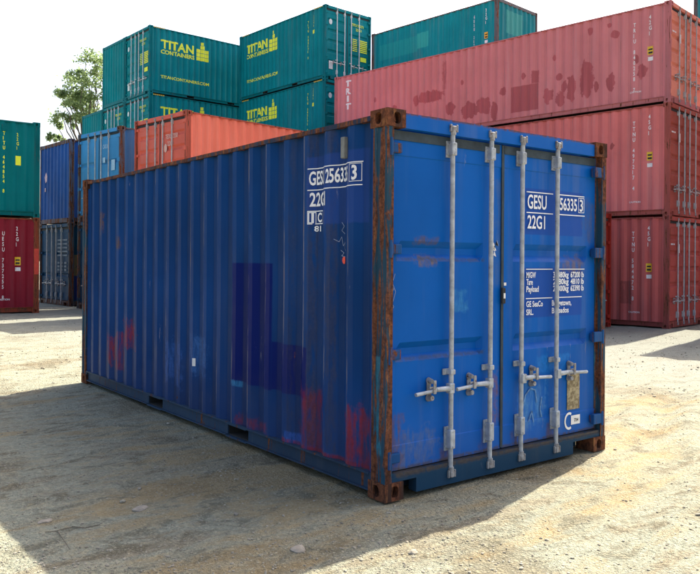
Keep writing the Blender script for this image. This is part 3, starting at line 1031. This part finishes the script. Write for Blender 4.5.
# lettering on its right door
a = Art()
a.rect(1.416, 1.740, 2.126, 2.134).rect(1.795, 2.152, 2.126, 2.134)
a.rect(1.416, 1.740, 1.966, 1.974).rect(1.795, 2.158, 1.966, 1.974)
a.text('GESU', 1.428, 2.003, 0.106, wid=0.232, bold=0.016)
a.text('256335', 1.780, 2.008, 0.096, wid=0.272, bold=0.016)
a.text('3', 2.090, 2.008, 0.096, wid=0.043, bold=0.016)
a.frame(2.072, 2.150, 1.994, 2.118, 0.005)
a.text('22G1', 1.428, 1.848, 0.100, wid=0.214, bold=0.016)
a.rect(1.416, 1.740, 1.525, 1.532).rect(1.795, 2.160, 1.525, 1.532)
for i, (s0, s1, s2) in enumerate((('M/GW', '30480kg', '67200 lb'), ('Tare', '2180kg', '4810 lb'), ('Payload', '28300kg', '62390 lb'))):
    z = 1.462 - i * 0.055
    a.text(s0, 1.421, z, 0.044, wid=(0.112, 0.075, 0.148)[i], bold=0.022)
    a.text(s1, 1.748, z, 0.044, wid=0.200, bold=0.022)
    a.text(s2, 1.974, z, 0.044, wid=0.178, bold=0.022)
a.rect(1.416, 1.740, 1.297, 1.304).rect(1.795, 2.125, 1.297, 1.304)
a.text('GE SeaCo', 1.421, 1.236, 0.043, wid=0.200, bold=0.02)
a.text('SRL.', 1.421, 1.173, 0.043, wid=0.086, bold=0.02)
a.text('Bridgetown,', 1.735, 1.236, 0.043, wid=0.250, bold=0.02)
a.text('Barbados', 1.735, 1.176, 0.043, wid=0.216, bold=0.02)
for v in a.b.verts: v.co.x += 0.042
on_door(blue, 1, a, 'lettering', LET_WHITE)
# stickers, plate and painted C on the right door
t = NT('corroded_data_plate')
n_ = t.noise(26, 6, 0.7)
t.L(t.mix(t.step(n_, 0.42, 0.60), (0.16, 0.12, 0.06), (0.38, 0.32, 0.19)), t.bsdf.inputs['Base Color'])
t.bsdf.inputs['Roughness'].default_value = 0.6
MB().box(1.985, 2.150, 0.0525, 0.0555, 0.375, 0.665, 0.001).build('data_plate', t.mat, blue['door1'])
a = Art()
for i in range(14):
    t0, t1 = R(60 + i * 17), R(60 + (i + 1) * 17)
    cu, cv = 2.010, 0.285
    a.poly([(cu + 0.062 * math.cos(t0), cv + 0.072 * math.sin(t0)), (cu + 0.045 * math.cos(t0), cv + 0.052 * math.sin(t0)), (cu + 0.045 * math.cos(t1), cv + 0.052 * math.sin(t1)), (cu + 0.062 * math.cos(t1), cv + 0.072 * math.sin(t1))])
a.rect(2.035, 2.155, 0.250, 0.325)
on_door(blue, 1, a, 'painted_mark', WHITE_STICK)
a = Art().text('734', 2.075, 0.272, 0.026, wid=0.055)
on_door(blue, 1, a, 'lettering', RUBBER, 0.060 - 0.0115)
MB().box(1.162, 1.200, 0.028, 0.047, 1.270, 1.390, 0.006).build('lock_box', RUBBER, blue['door1'])
MB().box(1.172, 1.192, 0.024, 0.0275, 1.310, 1.350, 0.001).build('seal', WHITE_STICK, blue['door1'])
MB().box(1.205, 1.232, 0.0525, 0.0545, 1.405, 1.428, 0.0005).build('sticker', WHITE_STICK, blue['door1'])
a = Art()
for q in range(7):
    u, v_ = 1.07 + rs.uniform(0, 0.05), 1.63 + rs.uniform(0, 0.09)
    a.poly([(u, v_), (u + 0.03, v_ - 0.012), (u + 0.012, v_ + 0.03)])
on_door(blue, 0, a, 'torn_sticker', WHITE_STICK)
for pts in ([(0.075, 1.52), (0.10, 1.47), (0.07, 1.43), (0.11, 1.40), (0.08, 1.36)], [(0.12, 1.50), (0.095, 1.44), (0.125, 1.38), (0.10, 1.31)], [(0.08, 1.32), (0.11, 1.28), (0.085, 1.25)]):
    on_door(blue, 0, scribble(pts, 0.0022), 'chalk_mark', CHALK)
for pts in ([(1.42, 0.42), (1.46, 0.55), (1.52, 0.60), (1.58, 0.58), (1.60, 0.48)], [(1.66, 0.52), (1.64, 0.42), (1.66, 0.36)], [(1.50, 0.34), (1.54, 0.42), (1.56, 0.33)]):
    on_door(blue, 1, scribble(pts, 0.006), 'painted_mark', plain('faded_paint', (0.09, 0.22, 0.44), 0.7, 0, 0.5, 40))

# ------------------------------------------------------------------ stacks behind
def mats_for(key, base, door=None, rust=0.25, post=None, post_rust=0.3, seed=0.0, **kw):
    post = post or tuple(b * 0.75 for b in base)
    w = paint(key + '_wall_paint', base, rust=rust, seed=seed, **kw)
    d = paint(key + '_door_paint', door, rust=rust, seed=seed + 1.3) if door else w
    p = paint(key + '_post_paint', post, rust=0.3 + post_rust * 0.5, seed=seed + 2.1, edge_rust=post_rust)
    return dict(wall=w, door=d, post=p, rail=p, casting=p, rod=plain(key + '_rod', (0.42, 0.43, 0.44), 0.6, 0.1, 0.25, 9, 0.2))


GREEN = (0.0, 0.205, 0.235)
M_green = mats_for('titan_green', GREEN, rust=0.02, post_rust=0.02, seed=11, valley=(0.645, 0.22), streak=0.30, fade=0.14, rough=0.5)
M_green['rod'] = plain('white_rod', (0.62, 0.68, 0.70), 0.5, 0.0, 0.1)
M_dkgreen = mats_for('dark_green', (0.0, 0.150, 0.160), rust=0.03, post_rust=0.03, seed=12, streak=0.15, fade=0.08, rough=0.5)
M_teal = mats_for('teal', (0.006, 0.25, 0.29), rust=0.18, post=(0.10, 0.12, 0.13), post_rust=0.35, seed=13, streak=0.4, fade=0.12, scuff=0.4,
                  patches=(('y', 2.4, 2.95, 1.55, 2.12, (0.04, 0.40, 0.37), 0.8, 0.02, 0.0), ('y', 0.45, 2.4, 1.45, 2.05, (0.02, 0.33, 0.33), 0.6, 0.04, 0.0)))
M_teal['end'] = paint('teal_end_paint', (0.008, 0.215, 0.245), rust=0.2, seed=14, streak=0.4, patches=(('x', 0.9, 1.9, 1.5, 2.3, (0.06, 0.34, 0.30), 0.7, 0.03, 0.0),))
SPOT = (0.37, 0.080, 0.090)
M_pink = mats_for('faded_red', (0.60, 0.205, 0.215), door=(0.70, 0.25, 0.18), rust=0.10, post_rust=0.12, seed=15, streak=0.25, fade=0.08, rough=0.6, scuff=0.15,  # faded paint, lightened further in the colour for the sun's glare
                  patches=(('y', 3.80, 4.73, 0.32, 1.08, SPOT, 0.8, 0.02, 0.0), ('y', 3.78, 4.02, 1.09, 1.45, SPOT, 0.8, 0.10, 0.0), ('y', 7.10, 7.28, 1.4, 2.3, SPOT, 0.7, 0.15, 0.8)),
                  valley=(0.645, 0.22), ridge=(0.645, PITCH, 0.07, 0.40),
                  blobs=([(3.48, 0.65, 0.16, 0.22), (3.15, 1.15, 0.10, 0.10), (3.10, 0.50, 0.14, 0.20), (2.98, 0.85, 0.10, 0.16), (2.76, 0.75, 0.13, 0.38), (2.30, 0.95, 0.20, 0.50), (2.02, 0.70, 0.06, 0.14),
                          (1.60, 0.75, 0.12, 0.26), (1.48, 2.02, 0.14, 0.12), (2.20, 2.25, 0.08, 0.10), (1.66, 2.3, 0.07, 0.06), (7.75, 1.25, 0.55, 0.20), (6.95, 0.75, 0.18, 0.20), (6.20, 0.60, 0.32, 0.26), (5.70, 0.66, 0.28, 0.26),
                          (5.30, 0.45, 0.12, 0.28), (5.0, 1.0, 0.12, 0.12), (8.35, 1.2, 0.12, 0.16), (9.3, 1.1, 0.10, 0.10), (4.3, 1.35, 0.07, 0.10), (3.3, 1.7, 0.06, 0.09), (6.5, 1.5, 0.05, 0.09), (10.2, 1.5, 0.07, 0.12), (0.75, 0.9, 0.12, 0.2), (0.9, 1.25, 0.06, 0.12)], SPOT))
M_red = mats_for('worn_red', (0.66, 0.180, 0.170), door=(0.36, 0.085, 0.065), rust=0.20, post=(0.36, 0.09, 0.075), post_rust=0.2, seed=16, streak=0.3, fade=0.1, rough=0.6, scuff=0.2,
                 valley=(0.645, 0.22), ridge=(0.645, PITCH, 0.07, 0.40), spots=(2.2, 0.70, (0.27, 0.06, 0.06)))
M_dkred = mats_for('dark_red', (0.52, 0.115, 0.105), door=(0.42, 0.085, 0.070), rust=0.18, post=(0.28, 0.07, 0.06), post_rust=0.3, seed=17, streak=0.3, fade=0.1, rough=0.55, scuff=0.2,
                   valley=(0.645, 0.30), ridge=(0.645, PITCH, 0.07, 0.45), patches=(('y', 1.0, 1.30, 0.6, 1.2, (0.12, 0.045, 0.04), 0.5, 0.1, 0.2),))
M_maroon = mats_for('maroon', (0.230, 0.016, 0.030), rust=0.12, post=(0.26, 0.055, 0.025), post_rust=0.4, seed=18, streak=0.25, fade=0.1, rough=0.5, scuff=0.2)
M_orange = mats_for('orange', (0.86, 0.200, 0.130), door=(0.72, 0.150, 0.105), rust=0.10, post=(0.42, 0.09, 0.06), post_rust=0.25, seed=19, streak=0.2, fade=0.06, rough=0.55)
M_sky = mats_for('pale_blue', (0.05, 0.17, 0.36), door=(0.060, 0.28, 0.56), rust=0.22, post=(0.11, 0.12, 0.15), post_rust=0.5, seed=20, streak=0.4, fade=0.12, scuff=0.4)
M_mid = mats_for('mid_blue', (0.020, 0.085, 0.30), rust=0.24, post=(0.09, 0.11, 0.16), post_rust=0.55, seed=21, streak=0.5, fade=0.15, scuff=0.4)
M_navy = mats_for('navy', (0.010, 0.055, 0.10), door=(0.008, 0.050, 0.115), rust=0.28, post=(0.07, 0.08, 0.09), post_rust=0.5, seed=22, streak=0.2, fade=0.15, scuff=0.1,
                  patches=(('y', 0.17, 1.6, 0.2, 0.95, (0.02, 0.03, 0.14), 0.9, 0.02, 0.0), ('y', 0.17, 1.6, 0.95, 1.60, (0.20, 0.15, 0.06), 0.75, 0.02, 0.2)))
M_bright = mats_for('bright_red', (0.26, 0.022, 0.015), rust=0.16, post_rust=0.15, seed=23, streak=0.2, post=(0.26, 0.022, 0.015))


def titan(parts, sgn, lower=False):
    """big yellow-green name, house mark of little blocks and web line on a long side"""
    H = parts['H']
    a = Art()
    y_an = {0: L20 - 0.55, 1: 0.55}[sgn]
    top = H - 0.45
    a.text('TITAN', 0.0, top - 0.42, 0.35, wid=1.58, bold=0.032)
    a.text('CONTAINERS', 0.0, top - 0.66, 0.165, wid=1.62, bold=0.028)
    s = 0.19
    for cx, n in ((0, 3), (1, 5), (2, 3)):
        for r in range(n):
            if cx == 1 and r == 4:
                a.rect(1.72 + s * 1.2, 1.72 + s * 1.85, top - 0.66 + r * s * 0.92, top - 0.66 + r * s * 0.92 + 0.13)
            else:
                a.rect(1.72 + cx * s * 1.08, 1.72 + cx * s * 1.08 + s, top - 0.66 + r * s * 0.92, top - 0.66 + r * s * 0.92 + s * 0.82)
    a.text('TITANCONTAINERS.COM', 0.0, 0.72, 0.125, wid=2.35, bold=0.02)
    y_vis = y_an
    if sgn == 0:
        a.column('TITU 305171 5', L20 - 0.55 - 1.15, H - 0.5, 0.085, 1.4)
        a.column('22G1', L20 - 0.55 - 0.80, H - 0.35, 0.085, 1.4)
        a.rect(L20 - 0.55 - 0.84, L20 - 0.55 - 0.70, H - 0.98, H - 0.84)
    on_side(parts, sgn, a, 'lettering', LET_YEL, y_an)
    # small stripes at the upper corners
    a = Art()
    for u0 in (0.0,):
        for k in range(6):
            a.rect(k * 0.09, k * 0.09 + 0.055, H - 0.060, H - 0.012)
    st = a
    for yy in ((0.20, 0.72) if sgn == 0 else (0.20, 0.72)):
        pass
    st.wrap('corner_stripes', YELLOW_STICK, parts['side%d' % sgn], lambda u, v: ((0.0035 if sgn == 0 else W - 0.0035), 0.20 + u, v))
    a = Art()
    for k in range(6):
        a.rect(k * 0.09, k * 0.09 + 0.055, H - 0.060, H - 0.012)
    a.wrap('corner_stripes', YELLOW_STICK, parts['side%d' % sgn], lambda u, v: ((0.0035 if sgn == 0 else W - 0.0035), L20 - 0.75 + u, v))


def titan_door(parts):
    H = parts['H']
    a = Art()
    a.text('TITU 305171', 1.42, H - 0.55, 0.10, wid=0.62, bold=0.02)
    a.text('22G1', 1.62, H - 0.72, 0.10, wid=0.30, bold=0.02)
    for k in range(7):
        a.rect(1.85, 2.24, H - 1.10 - k * 0.075, H - 1.10 - k * 0.075 + 0.045)
        a.rect(1.45, 1.70, H - 1.10 - k * 0.075, H - 1.10 - k * 0.075 + 0.030)
    a.rect(1.88, 2.20, 0.98, 1.16)
    on_door(parts, 1, a, 'lettering', LET_YEL, 0.040)
    a = Art()
    a.poly([(0.30 + 0.085 * math.cos(k * 0.3927), H - 0.62 + 0.11 * math.sin(k * 0.3927)) for k in range(16)])
    a.rect(0.22, 0.42, 0.42, 0.74)
    on_door(parts, 0, a, 'sticker', plain('pale_sticker', (0.55, 0.66, 0.66), 0.5, 0, 0.1), 0.040)


def marks(parts, sgn, number, code, mat, yel=True, h=0.10, y_num=0.98, y_code=0.58):
    H = parts['H']
    a = Art()
    # columns of upright letters beside the door end
    if True:
        an = 2.0 if sgn == 0 else parts['L'] - 2.0
        un, uc = 2.0 - y_num, 2.0 - y_code
    a.column(number, un, H - 0.50, h, 1.42, bold=0.02)
    a.column(code, uc, H - 0.36, h, 1.42, bold=0.02)
    a.rect(uc - 0.02, uc + 0.12, H * 0.44, H * 0.44 + 0.10)
    a.text('CAUTION', un - 0.10, 0.36, 0.045, wid=0.30, bold=0.02)
    on_side(parts, sgn, a, 'lettering', mat, an)
    if yel:
        a = Art().rect(uc - 0.03, uc + 0.12, H * 0.50, H * 0.50 + 0.22)
        on_side(parts, sgn, a, 'sticker', YELLOW_STICK, an)
        a = Art().rect(uc - 0.01, uc + 0.10, H * 0.50 + 0.03, H * 0.50 + 0.08).rect(uc - 0.01, uc + 0.10, H * 0.50 + 0.12, H * 0.50 + 0.16)
        o = on_side(parts, sgn, a, 'lettering', RUBBER, an)
        for v in o.data.vertices: v.co.x += -0.003 if sgn == 0 else 0.003


# right-hand stack of faded red 40-foot containers
GR = 'red containers of the tall right hand stack'
rc = (15.0, 6.63, -0.10)
ry = R(8.33)
r0 = container('dark red container at ground level under the right hand stack', GR, rc, ry, 'y', L40, HC, M_dkred, 0, 'many')
marks(r0, 0, 'TTNU 584472 8', '45G1', LET_WHITE_R)
r1 = container('middle worn red container of the right hand stack between dark red and pink ones', GR, rc, ry, 'y', L40, HC, M_red, HC, 'many')
marks(r1, 0, 'TTNU 497217 4', '45G1', LET_WHITE_R)
r2_ = container('topmost long faded pink red container with TRIT in white at its left end', GR, rc, ry, 'y', L40, S, M_pink, 2 * HC, 'many')
marks(r2_, 0, 'TRIU 840258 7', '42G1', LET_WHITE_R)
a = Art()
for i, ch in enumerate('TRIT'):
    a.text(ch, 0.0 if ch != 'I' else 0.075, S - 0.42 - i * 0.275, 0.20, wid=0.26 if ch != 'I' else 0.10, bold=0.05)
on_side(r2_, 0, a, 'lettering', LET_WHITE_R, L40 - 0.55)
for rr, hh in ((r0, HC), (r1, HC), (r2_, S)):
    a = Art().rect(0.20, 0.34, hh - 0.75, hh - 0.71).rect(0.37, 0.45, hh - 0.75, hh - 0.71)
    on_door(rr, 0, a, 'lettering', LET_WHITE_R, 0.040)
    a = Art().rect(0.66, 0.78, hh - 0.95, hh - 0.72)
    on_door(rr, 0, a, 'sticker', WHITE_STICK, 0.040)
# bright red one whose corner shows behind the blue container
container('bright red container mostly hidden behind the blue one, its corner post showing', 'single red container', (11.53, 7.25, -0.06), R(8.33), 'y', L20, HC, M_bright, 0, 'many')['root'].pop('group', None)

# weathered teal stack behind the faded red one
GT = 'teal containers stacked behind the faded red stack'
tc_ = (16.47, 13.73, -0.08)
z = 0.0
for i in range(4):
    h = HC if i < 1 else S
    tl = ('topmost teal container with light repainted squares rising behind the long faded red one' if i == 3 else 'teal container stacked out of view behind the long faded red one')
    q = container(tl, GT, tc_, R(6.26), 'yb', L20, h, M_teal, z, 'two')
    if i == 3: marks(q, 1, 'GESU 317406 2', '22G1', LET_WHITE, True, y_num=1.05, y_code=0.55)
    z += h
GT2 = 'teal containers of the stack at the right edge'
for i in range(5):
    container('teal container of the far stack peeping over the red doors at the right edge', GT2, (26.5, 5.8, -0.1), R(8.0), 'y', L20, S, M_teal, i * S, 'two', rods=False, detail=False)
for i in range(4):
    container('red container of the stack standing just outside the right edge', 'red containers outside the right edge', (18.14, 0.1, -0.1), R(8.0), 'y', L20, S, M_red, i * S, 'two', rods=False, detail=False)

# centre green stack, long side and doors visible
GB = 'green containers of the centre stack'
bc = (13.99, 20.35, 0.0)
for i in range(4):
    lab = {3: 'topmost green container of the centre stack with yellow lettering and doors on its right', 2: 'lettered green container just under the topmost one of the centre stack'}.get(i, 'green container low in the centre stack hidden behind the orange one')
    q = container(lab, GB, bc, R(4.06), 'y', L20, HC, M_green, i * HC, 'many')
    if i >= 2:
        titan(q, 0)
        titan_door(q)

# left green block: three columns, doors or blank ends towards the left
GC = 'green containers of the left hand block'
cc = Vector((9.66, 27.18, 0.0))
cy_ = R(3.28)
eyc = Vector((-math.sin(cy_), math.cos(cy_), 0))
for i in range(4):
    z = i * HC
    lab = {3: 'topmost green container of the left block with yellow lettering on its side',
           2: 'green container under the topmost lettered one of the left block, above the orange container'}.get(i, 'green container low in the left block hidden behind the blue and orange ones')
    q = container(lab, GC, cc, cy_, 'x', L20, HC, M_green, z, 'many')
    if i >= 2:
        titan(q, 1)
        titan_door(q)
    c2 = cc + eyc * (W + 0.06)
    lab = {3: 'topmost green container showing its blank corrugated end beside the lettered one', 2: 'green container with white lock rods under the blank ended topmost one'}.get(i, 'green container low in the second column hidden behind the pale blue one')
    q = container(lab, GC, c2, cy_, 'xb' if i == 3 else 'x', L20, HC, M_green, z, 'many')
    if i == 2: titan_door(q)
    if i < 3:
        c3 = cc + eyc * 2 * (W + 0.06)
        lab = {2: 'green blank ended container farthest left in the block, under the tree'}.get(i, 'green container low in the third column hidden behind the pale blue one')
        container(lab, GC, c3, cy_, 'xb', L20, HC, M_green, z, 'many')

# orange, pale blue and mid blue row
GD = 'mixed containers of the row behind the blue container'
q = container('orange container with doors on its left, rising behind the blue roof', GD, (4.92, 13.47, 0.08), R(8.5), 'x', L20, S, M_orange, S, 'many')
a = Art().text('TEXU 2350', 1.46, S - 0.62, 0.11, wid=0.55).text('22G1', 1.55, S - 0.80, 0.11, wid=0.26)
for k in range(5): a.rect(1.46, 2.10, S - 1.55 - k * 0.10, S - 1.55 - k * 0.10 + 0.035)
a.poly([(1.16 + 0.30 + 0.07 * math.cos(k * 0.3927), S - 0.85 + 0.11 * math.sin(k * 0.3927)) for k in range(16)])
on_door(q, 1, a, 'lettering', lettering('pale_lettering_on_orange', (0.72, 0.45, 0.38), 0.5, (0.6, 0.13, 0.08)), 0.040)
container('orange red container hidden under the orange one', GD, (4.92, 13.47, 0.08), R(8.5), 'x', L20, S, M_dkred, 0, 'many')
q = container('pale blue container with grey lock rods between the mid blue and the orange one', GD, (4.52, 16.82, 0.10), R(9.0), 'x', L20, S, M_sky, S, 'two')
a = Art().text('CAXU 6', 1.42, S - 0.55, 0.12, wid=0.3).rect(1.42, 1.56, S - 0.95, S - 0.80)
for k in range(4): a.rect(1.85, 2.2, 0.9 - k * 0.09, 0.94 - k * 0.09)
a.rect(1.9, 2.1, S - 1.2, S - 0.9)
on_door(q, 1, a, 'lettering', lettering('pale_lettering_on_blue', (0.40, 0.58, 0.75), 0.6, (0.06, 0.2, 0.45)), 0.040)
container('dark blue container hidden under the pale blue one', GD, (4.52, 16.82, 0.10), R(9.0), 'x', L20, S, M_navy, 0, 'two')
q = container('mid blue container with a blank corrugated end standing on the dark blue one', GD, (4.15, 20.03, 0.10), R(5.0), 'xb', L20, S, M_mid, S, 'many')
a = Art().poly([(0, 0), (0.12, 0.05), (0.16, 0.22), (0.05, 0.35), (-0.06, 0.2)]).rect(-0.05, 0.04, -0.28, -0.16)
a.wrap('sticker', plain('torn_poster', (0.50, 0.36, 0.42), 0.7, 0, 0.4), q['end'], lambda u, v: (W - 1.75 - u + 1.75 - 0.45, L20 + 0.002 - 0.012, 1.35 + v))
q = container('dark blue container at ground level with doors facing left and a yellow stained side', GD, (4.15, 20.03, 0.10), R(5.0), 'x', L20, S, M_navy, 0, 'two')
a = Art()
for k in range(5): a.rect(1.42, 2.2, S - 0.55 - k * 0.12, S - 0.50 - k * 0.12)
for k in range(9): a.rect(1.42 + (k % 3) * 0.27, 1.60 + (k % 3) * 0.27, 1.32 - (k // 3) * 0.11, 1.38 - (k // 3) * 0.11)
on_door(q, 1, a, 'lettering', lettering('pale_lettering_on_navy', (0.09, 0.15, 0.22), 0.9, (0.01, 0.05, 0.11)), 0.040)

# left stack: dark green on maroon, long side towards the camera, right end visible
GG = 'containers of the stack at the left edge'
gc = (2.68 - L20, 17.83, 0.10)
q = container('maroon container at ground level at the left edge under the dark green one', GG, gc, 0, 'xb', L20, S, M_maroon, 0, 'two')
marks(q, 0, 'UESU 737255 8', '22G1', LET_WHITE_R, True, y_num=0.95, y_code=0.60)
a = Art().rect(0, 0.06, 1.05, 1.75)
a.wrap('paint_patch', plain('fresh_red_paint', (0.55, 0.04, 0.02), 0.5, 0, 0.15), q['root'], lambda u, v: (0.0008, 0.02 + u * 2, v))
q = container('dark green container at the left edge standing on the maroon one', GG, gc, 0, 'xb', L20, S, M_dkgreen, S, 'two')
a = Art()
a.column('TITU 464854 8', 2.0 - 0.95, S - 0.42, 0.09, 1.42, bold=0.03)
a.column('22G1', 2.0 - 0.60, S - 0.42, 0.085, 1.42, bold=0.02)
a.rect(1.37, 1.51, S - 1.20, S - 0.95)
on_side(q, 0, a, 'lettering', LET_YEL, 2.0)
MB().box(-0.006, 0.03, 0.86, 0.98, S - 0.32, S - 0.14, 0.005).build('vent_cover', M_dkgreen['post'], q['side0'])

# ------------------------------------------------------------------ tree far behind the green block
BARK = plain('bark', (0.13, 0.10, 0.075), 0.9, 0, 0.3, 8)
lt = NT('leaves')
ln_ = lt.noise(0.8, 3, 0.5)
ob = lt.mix(lt.lin(ln_, 0.35, 0.65, 0, 1), (0.085, 0.13, 0.050), (0.12, 0.16, 0.08))
lt.L(ob, lt.bsdf.inputs['Base Color'])
lt.bsdf.inputs['Roughness'].default_value = 0.6
tr = lt.t.nodes.new('ShaderNodeBsdfTranslucent')
lt.L(lt.mix(0.5, ob, (0.50, 0.66, 0.28)), tr.inputs['Color'])  # leaves made paler in colour to stand for distance haze and glare
ms = lt.t.nodes.new('ShaderNodeMixShader')
ms.inputs[0].default_value = 0.62
lt.L(lt.bsdf.outputs[0], ms.inputs[1])
lt.L(tr.outputs[0], ms.inputs[2])
lt.L(ms.outputs[0], lt.out.inputs['Surface'])


def tree(loc, height, spread, seed, label, blobs, leaf=0.20, per=95):
    rt = random.Random(seed)
    root = empty('broadleaf_tree', loc)
    tag(root, label, 'tree')
    tk = MB()
    def limb(p0, p1, ra, rb, n=5):
        prev, pr = Vector(p0), ra
        for i in range(1, n + 1):
            f = i / n
            q = Vector(p0).lerp(Vector(p1), f) + Vector((rt.uniform(-1, 1), rt.uniform(-1, 1), rt.uniform(-0.4, 0.4))) * (0.05 * (Vector(p1) - Vector(p0)).length if i < n else 0)
            r_ = ra + (rb - ra) * f
            tk.tube(prev, q, pr, r_, n=7, caps=False)
            prev, pr = q, r_
    fork = Vector((0, 0, height * 0.48))
    limb((0, 0, -0.1), fork, 0.20, 0.13, 6)
    lf = MB()
    for (bx, by, bz, br) in blobs:
        c = Vector((bx, by, bz))
        mid = fork.lerp(c, 0.5) + Vector((0, 0, -0.2))
        limb(fork, mid, 0.085, 0.05, 4)
        limb(mid, c, 0.05, 0.015, 4)
        nsub = max(3, int(6 * br))
        for s_ in range(nsub):
            d = Vector((rt.gauss(0, 1), rt.gauss(0, 1), rt.gauss(0, 0.7)))
            sc_ = c + d.normalized() * br * rt.uniform(0.35, 1.0)
            tk.tube(c, sc_, 0.014, 0.006, n=5, caps=False)
            sr = br * rt.uniform(0.36, 0.70)
            for k in range(int(per * rt.uniform(0.6, 1.2))):
                e = Vector((rt.gauss(0, 0.5), rt.gauss(0, 0.5), rt.gauss(0, 0.38))) * sr
                p = sc_ + e
                nrm = Vector((rt.gauss(0, 1), rt.gauss(0, 1), rt.gauss(0.6, 1))).normalized()
                u = nrm.orthogonal().normalized()
                u = Matrix.Rotation(rt.uniform(0, 6.28), 3, nrm) @ u
                w = nrm.cross(u)
                s = leaf * rt.uniform(0.6, 1.2)
                lf.add([p - u * s * 0.5, p + w * s * 0.26, p + u * s * 0.55, p - w * s * 0.26], [(0, 1, 2, 3)])
    tk.build('trunk', BARK, root, smooth=True, fix=False)
    lf.build('crown', lt.mat, root, fix=False)
    return root


def at(px, py, dep):
    """point seen at photo pixel (px, py) at the given depth"""
    return CAM_POS + fwd * dep + rgt * ((px - 350) / FPX * dep) + Vector((0, 0, (260.5 - py) / FPX * dep))


TD = 46.0
base = at(92, 260, TD)
base.z = 0
bl = []
for (px, py, rr, dz) in ((85, 62, 0.75, 0), (97, 60, 0.55, 0.8), (78, 76, 0.55, -0.6), (97, 75, 0.5, 1.0), (68, 94, 0.75, 0.2), (60, 92, 0.5, -0.8), (84, 93, 0.85, 0.7), (97, 98, 0.9, 0), (72, 108, 0.7, -0.9), (60, 115, 0.6, 0.4), (84, 112, 0.6, 0.6),
                         (95, 115, 0.8, -0.5), (56, 128, 0.35, 0.2), (50, 139, 0.3, 0), (58, 141, 0.25, 0.4), (108, 80, 0.9, 0.5), (115, 62, 0.9, 0), (70, 82, 0.5, 0.5), (90, 84, 0.7, -0.6), (77, 100, 0.7, 0.5), (90, 72, 0.6, 0.3), (66, 104, 0.6, 0.9), (90, 104, 0.8, 0.2), (78, 116, 0.6, -0.2), (64, 121, 0.4, -0.4), (90, 122, 0.7, 0.3), (74, 124, 0.5, 0.1), (112, 100, 0.9, -0.4), (120, 84, 0.9, 0.7)):
    p = at(px, py, TD + dz) - base
    bl.append((p.x, p.y, p.z, rr))
tree(base, 13.0, 3.0, 5, 'sparse leafy green tree against the white sky behind the left green block', bl)
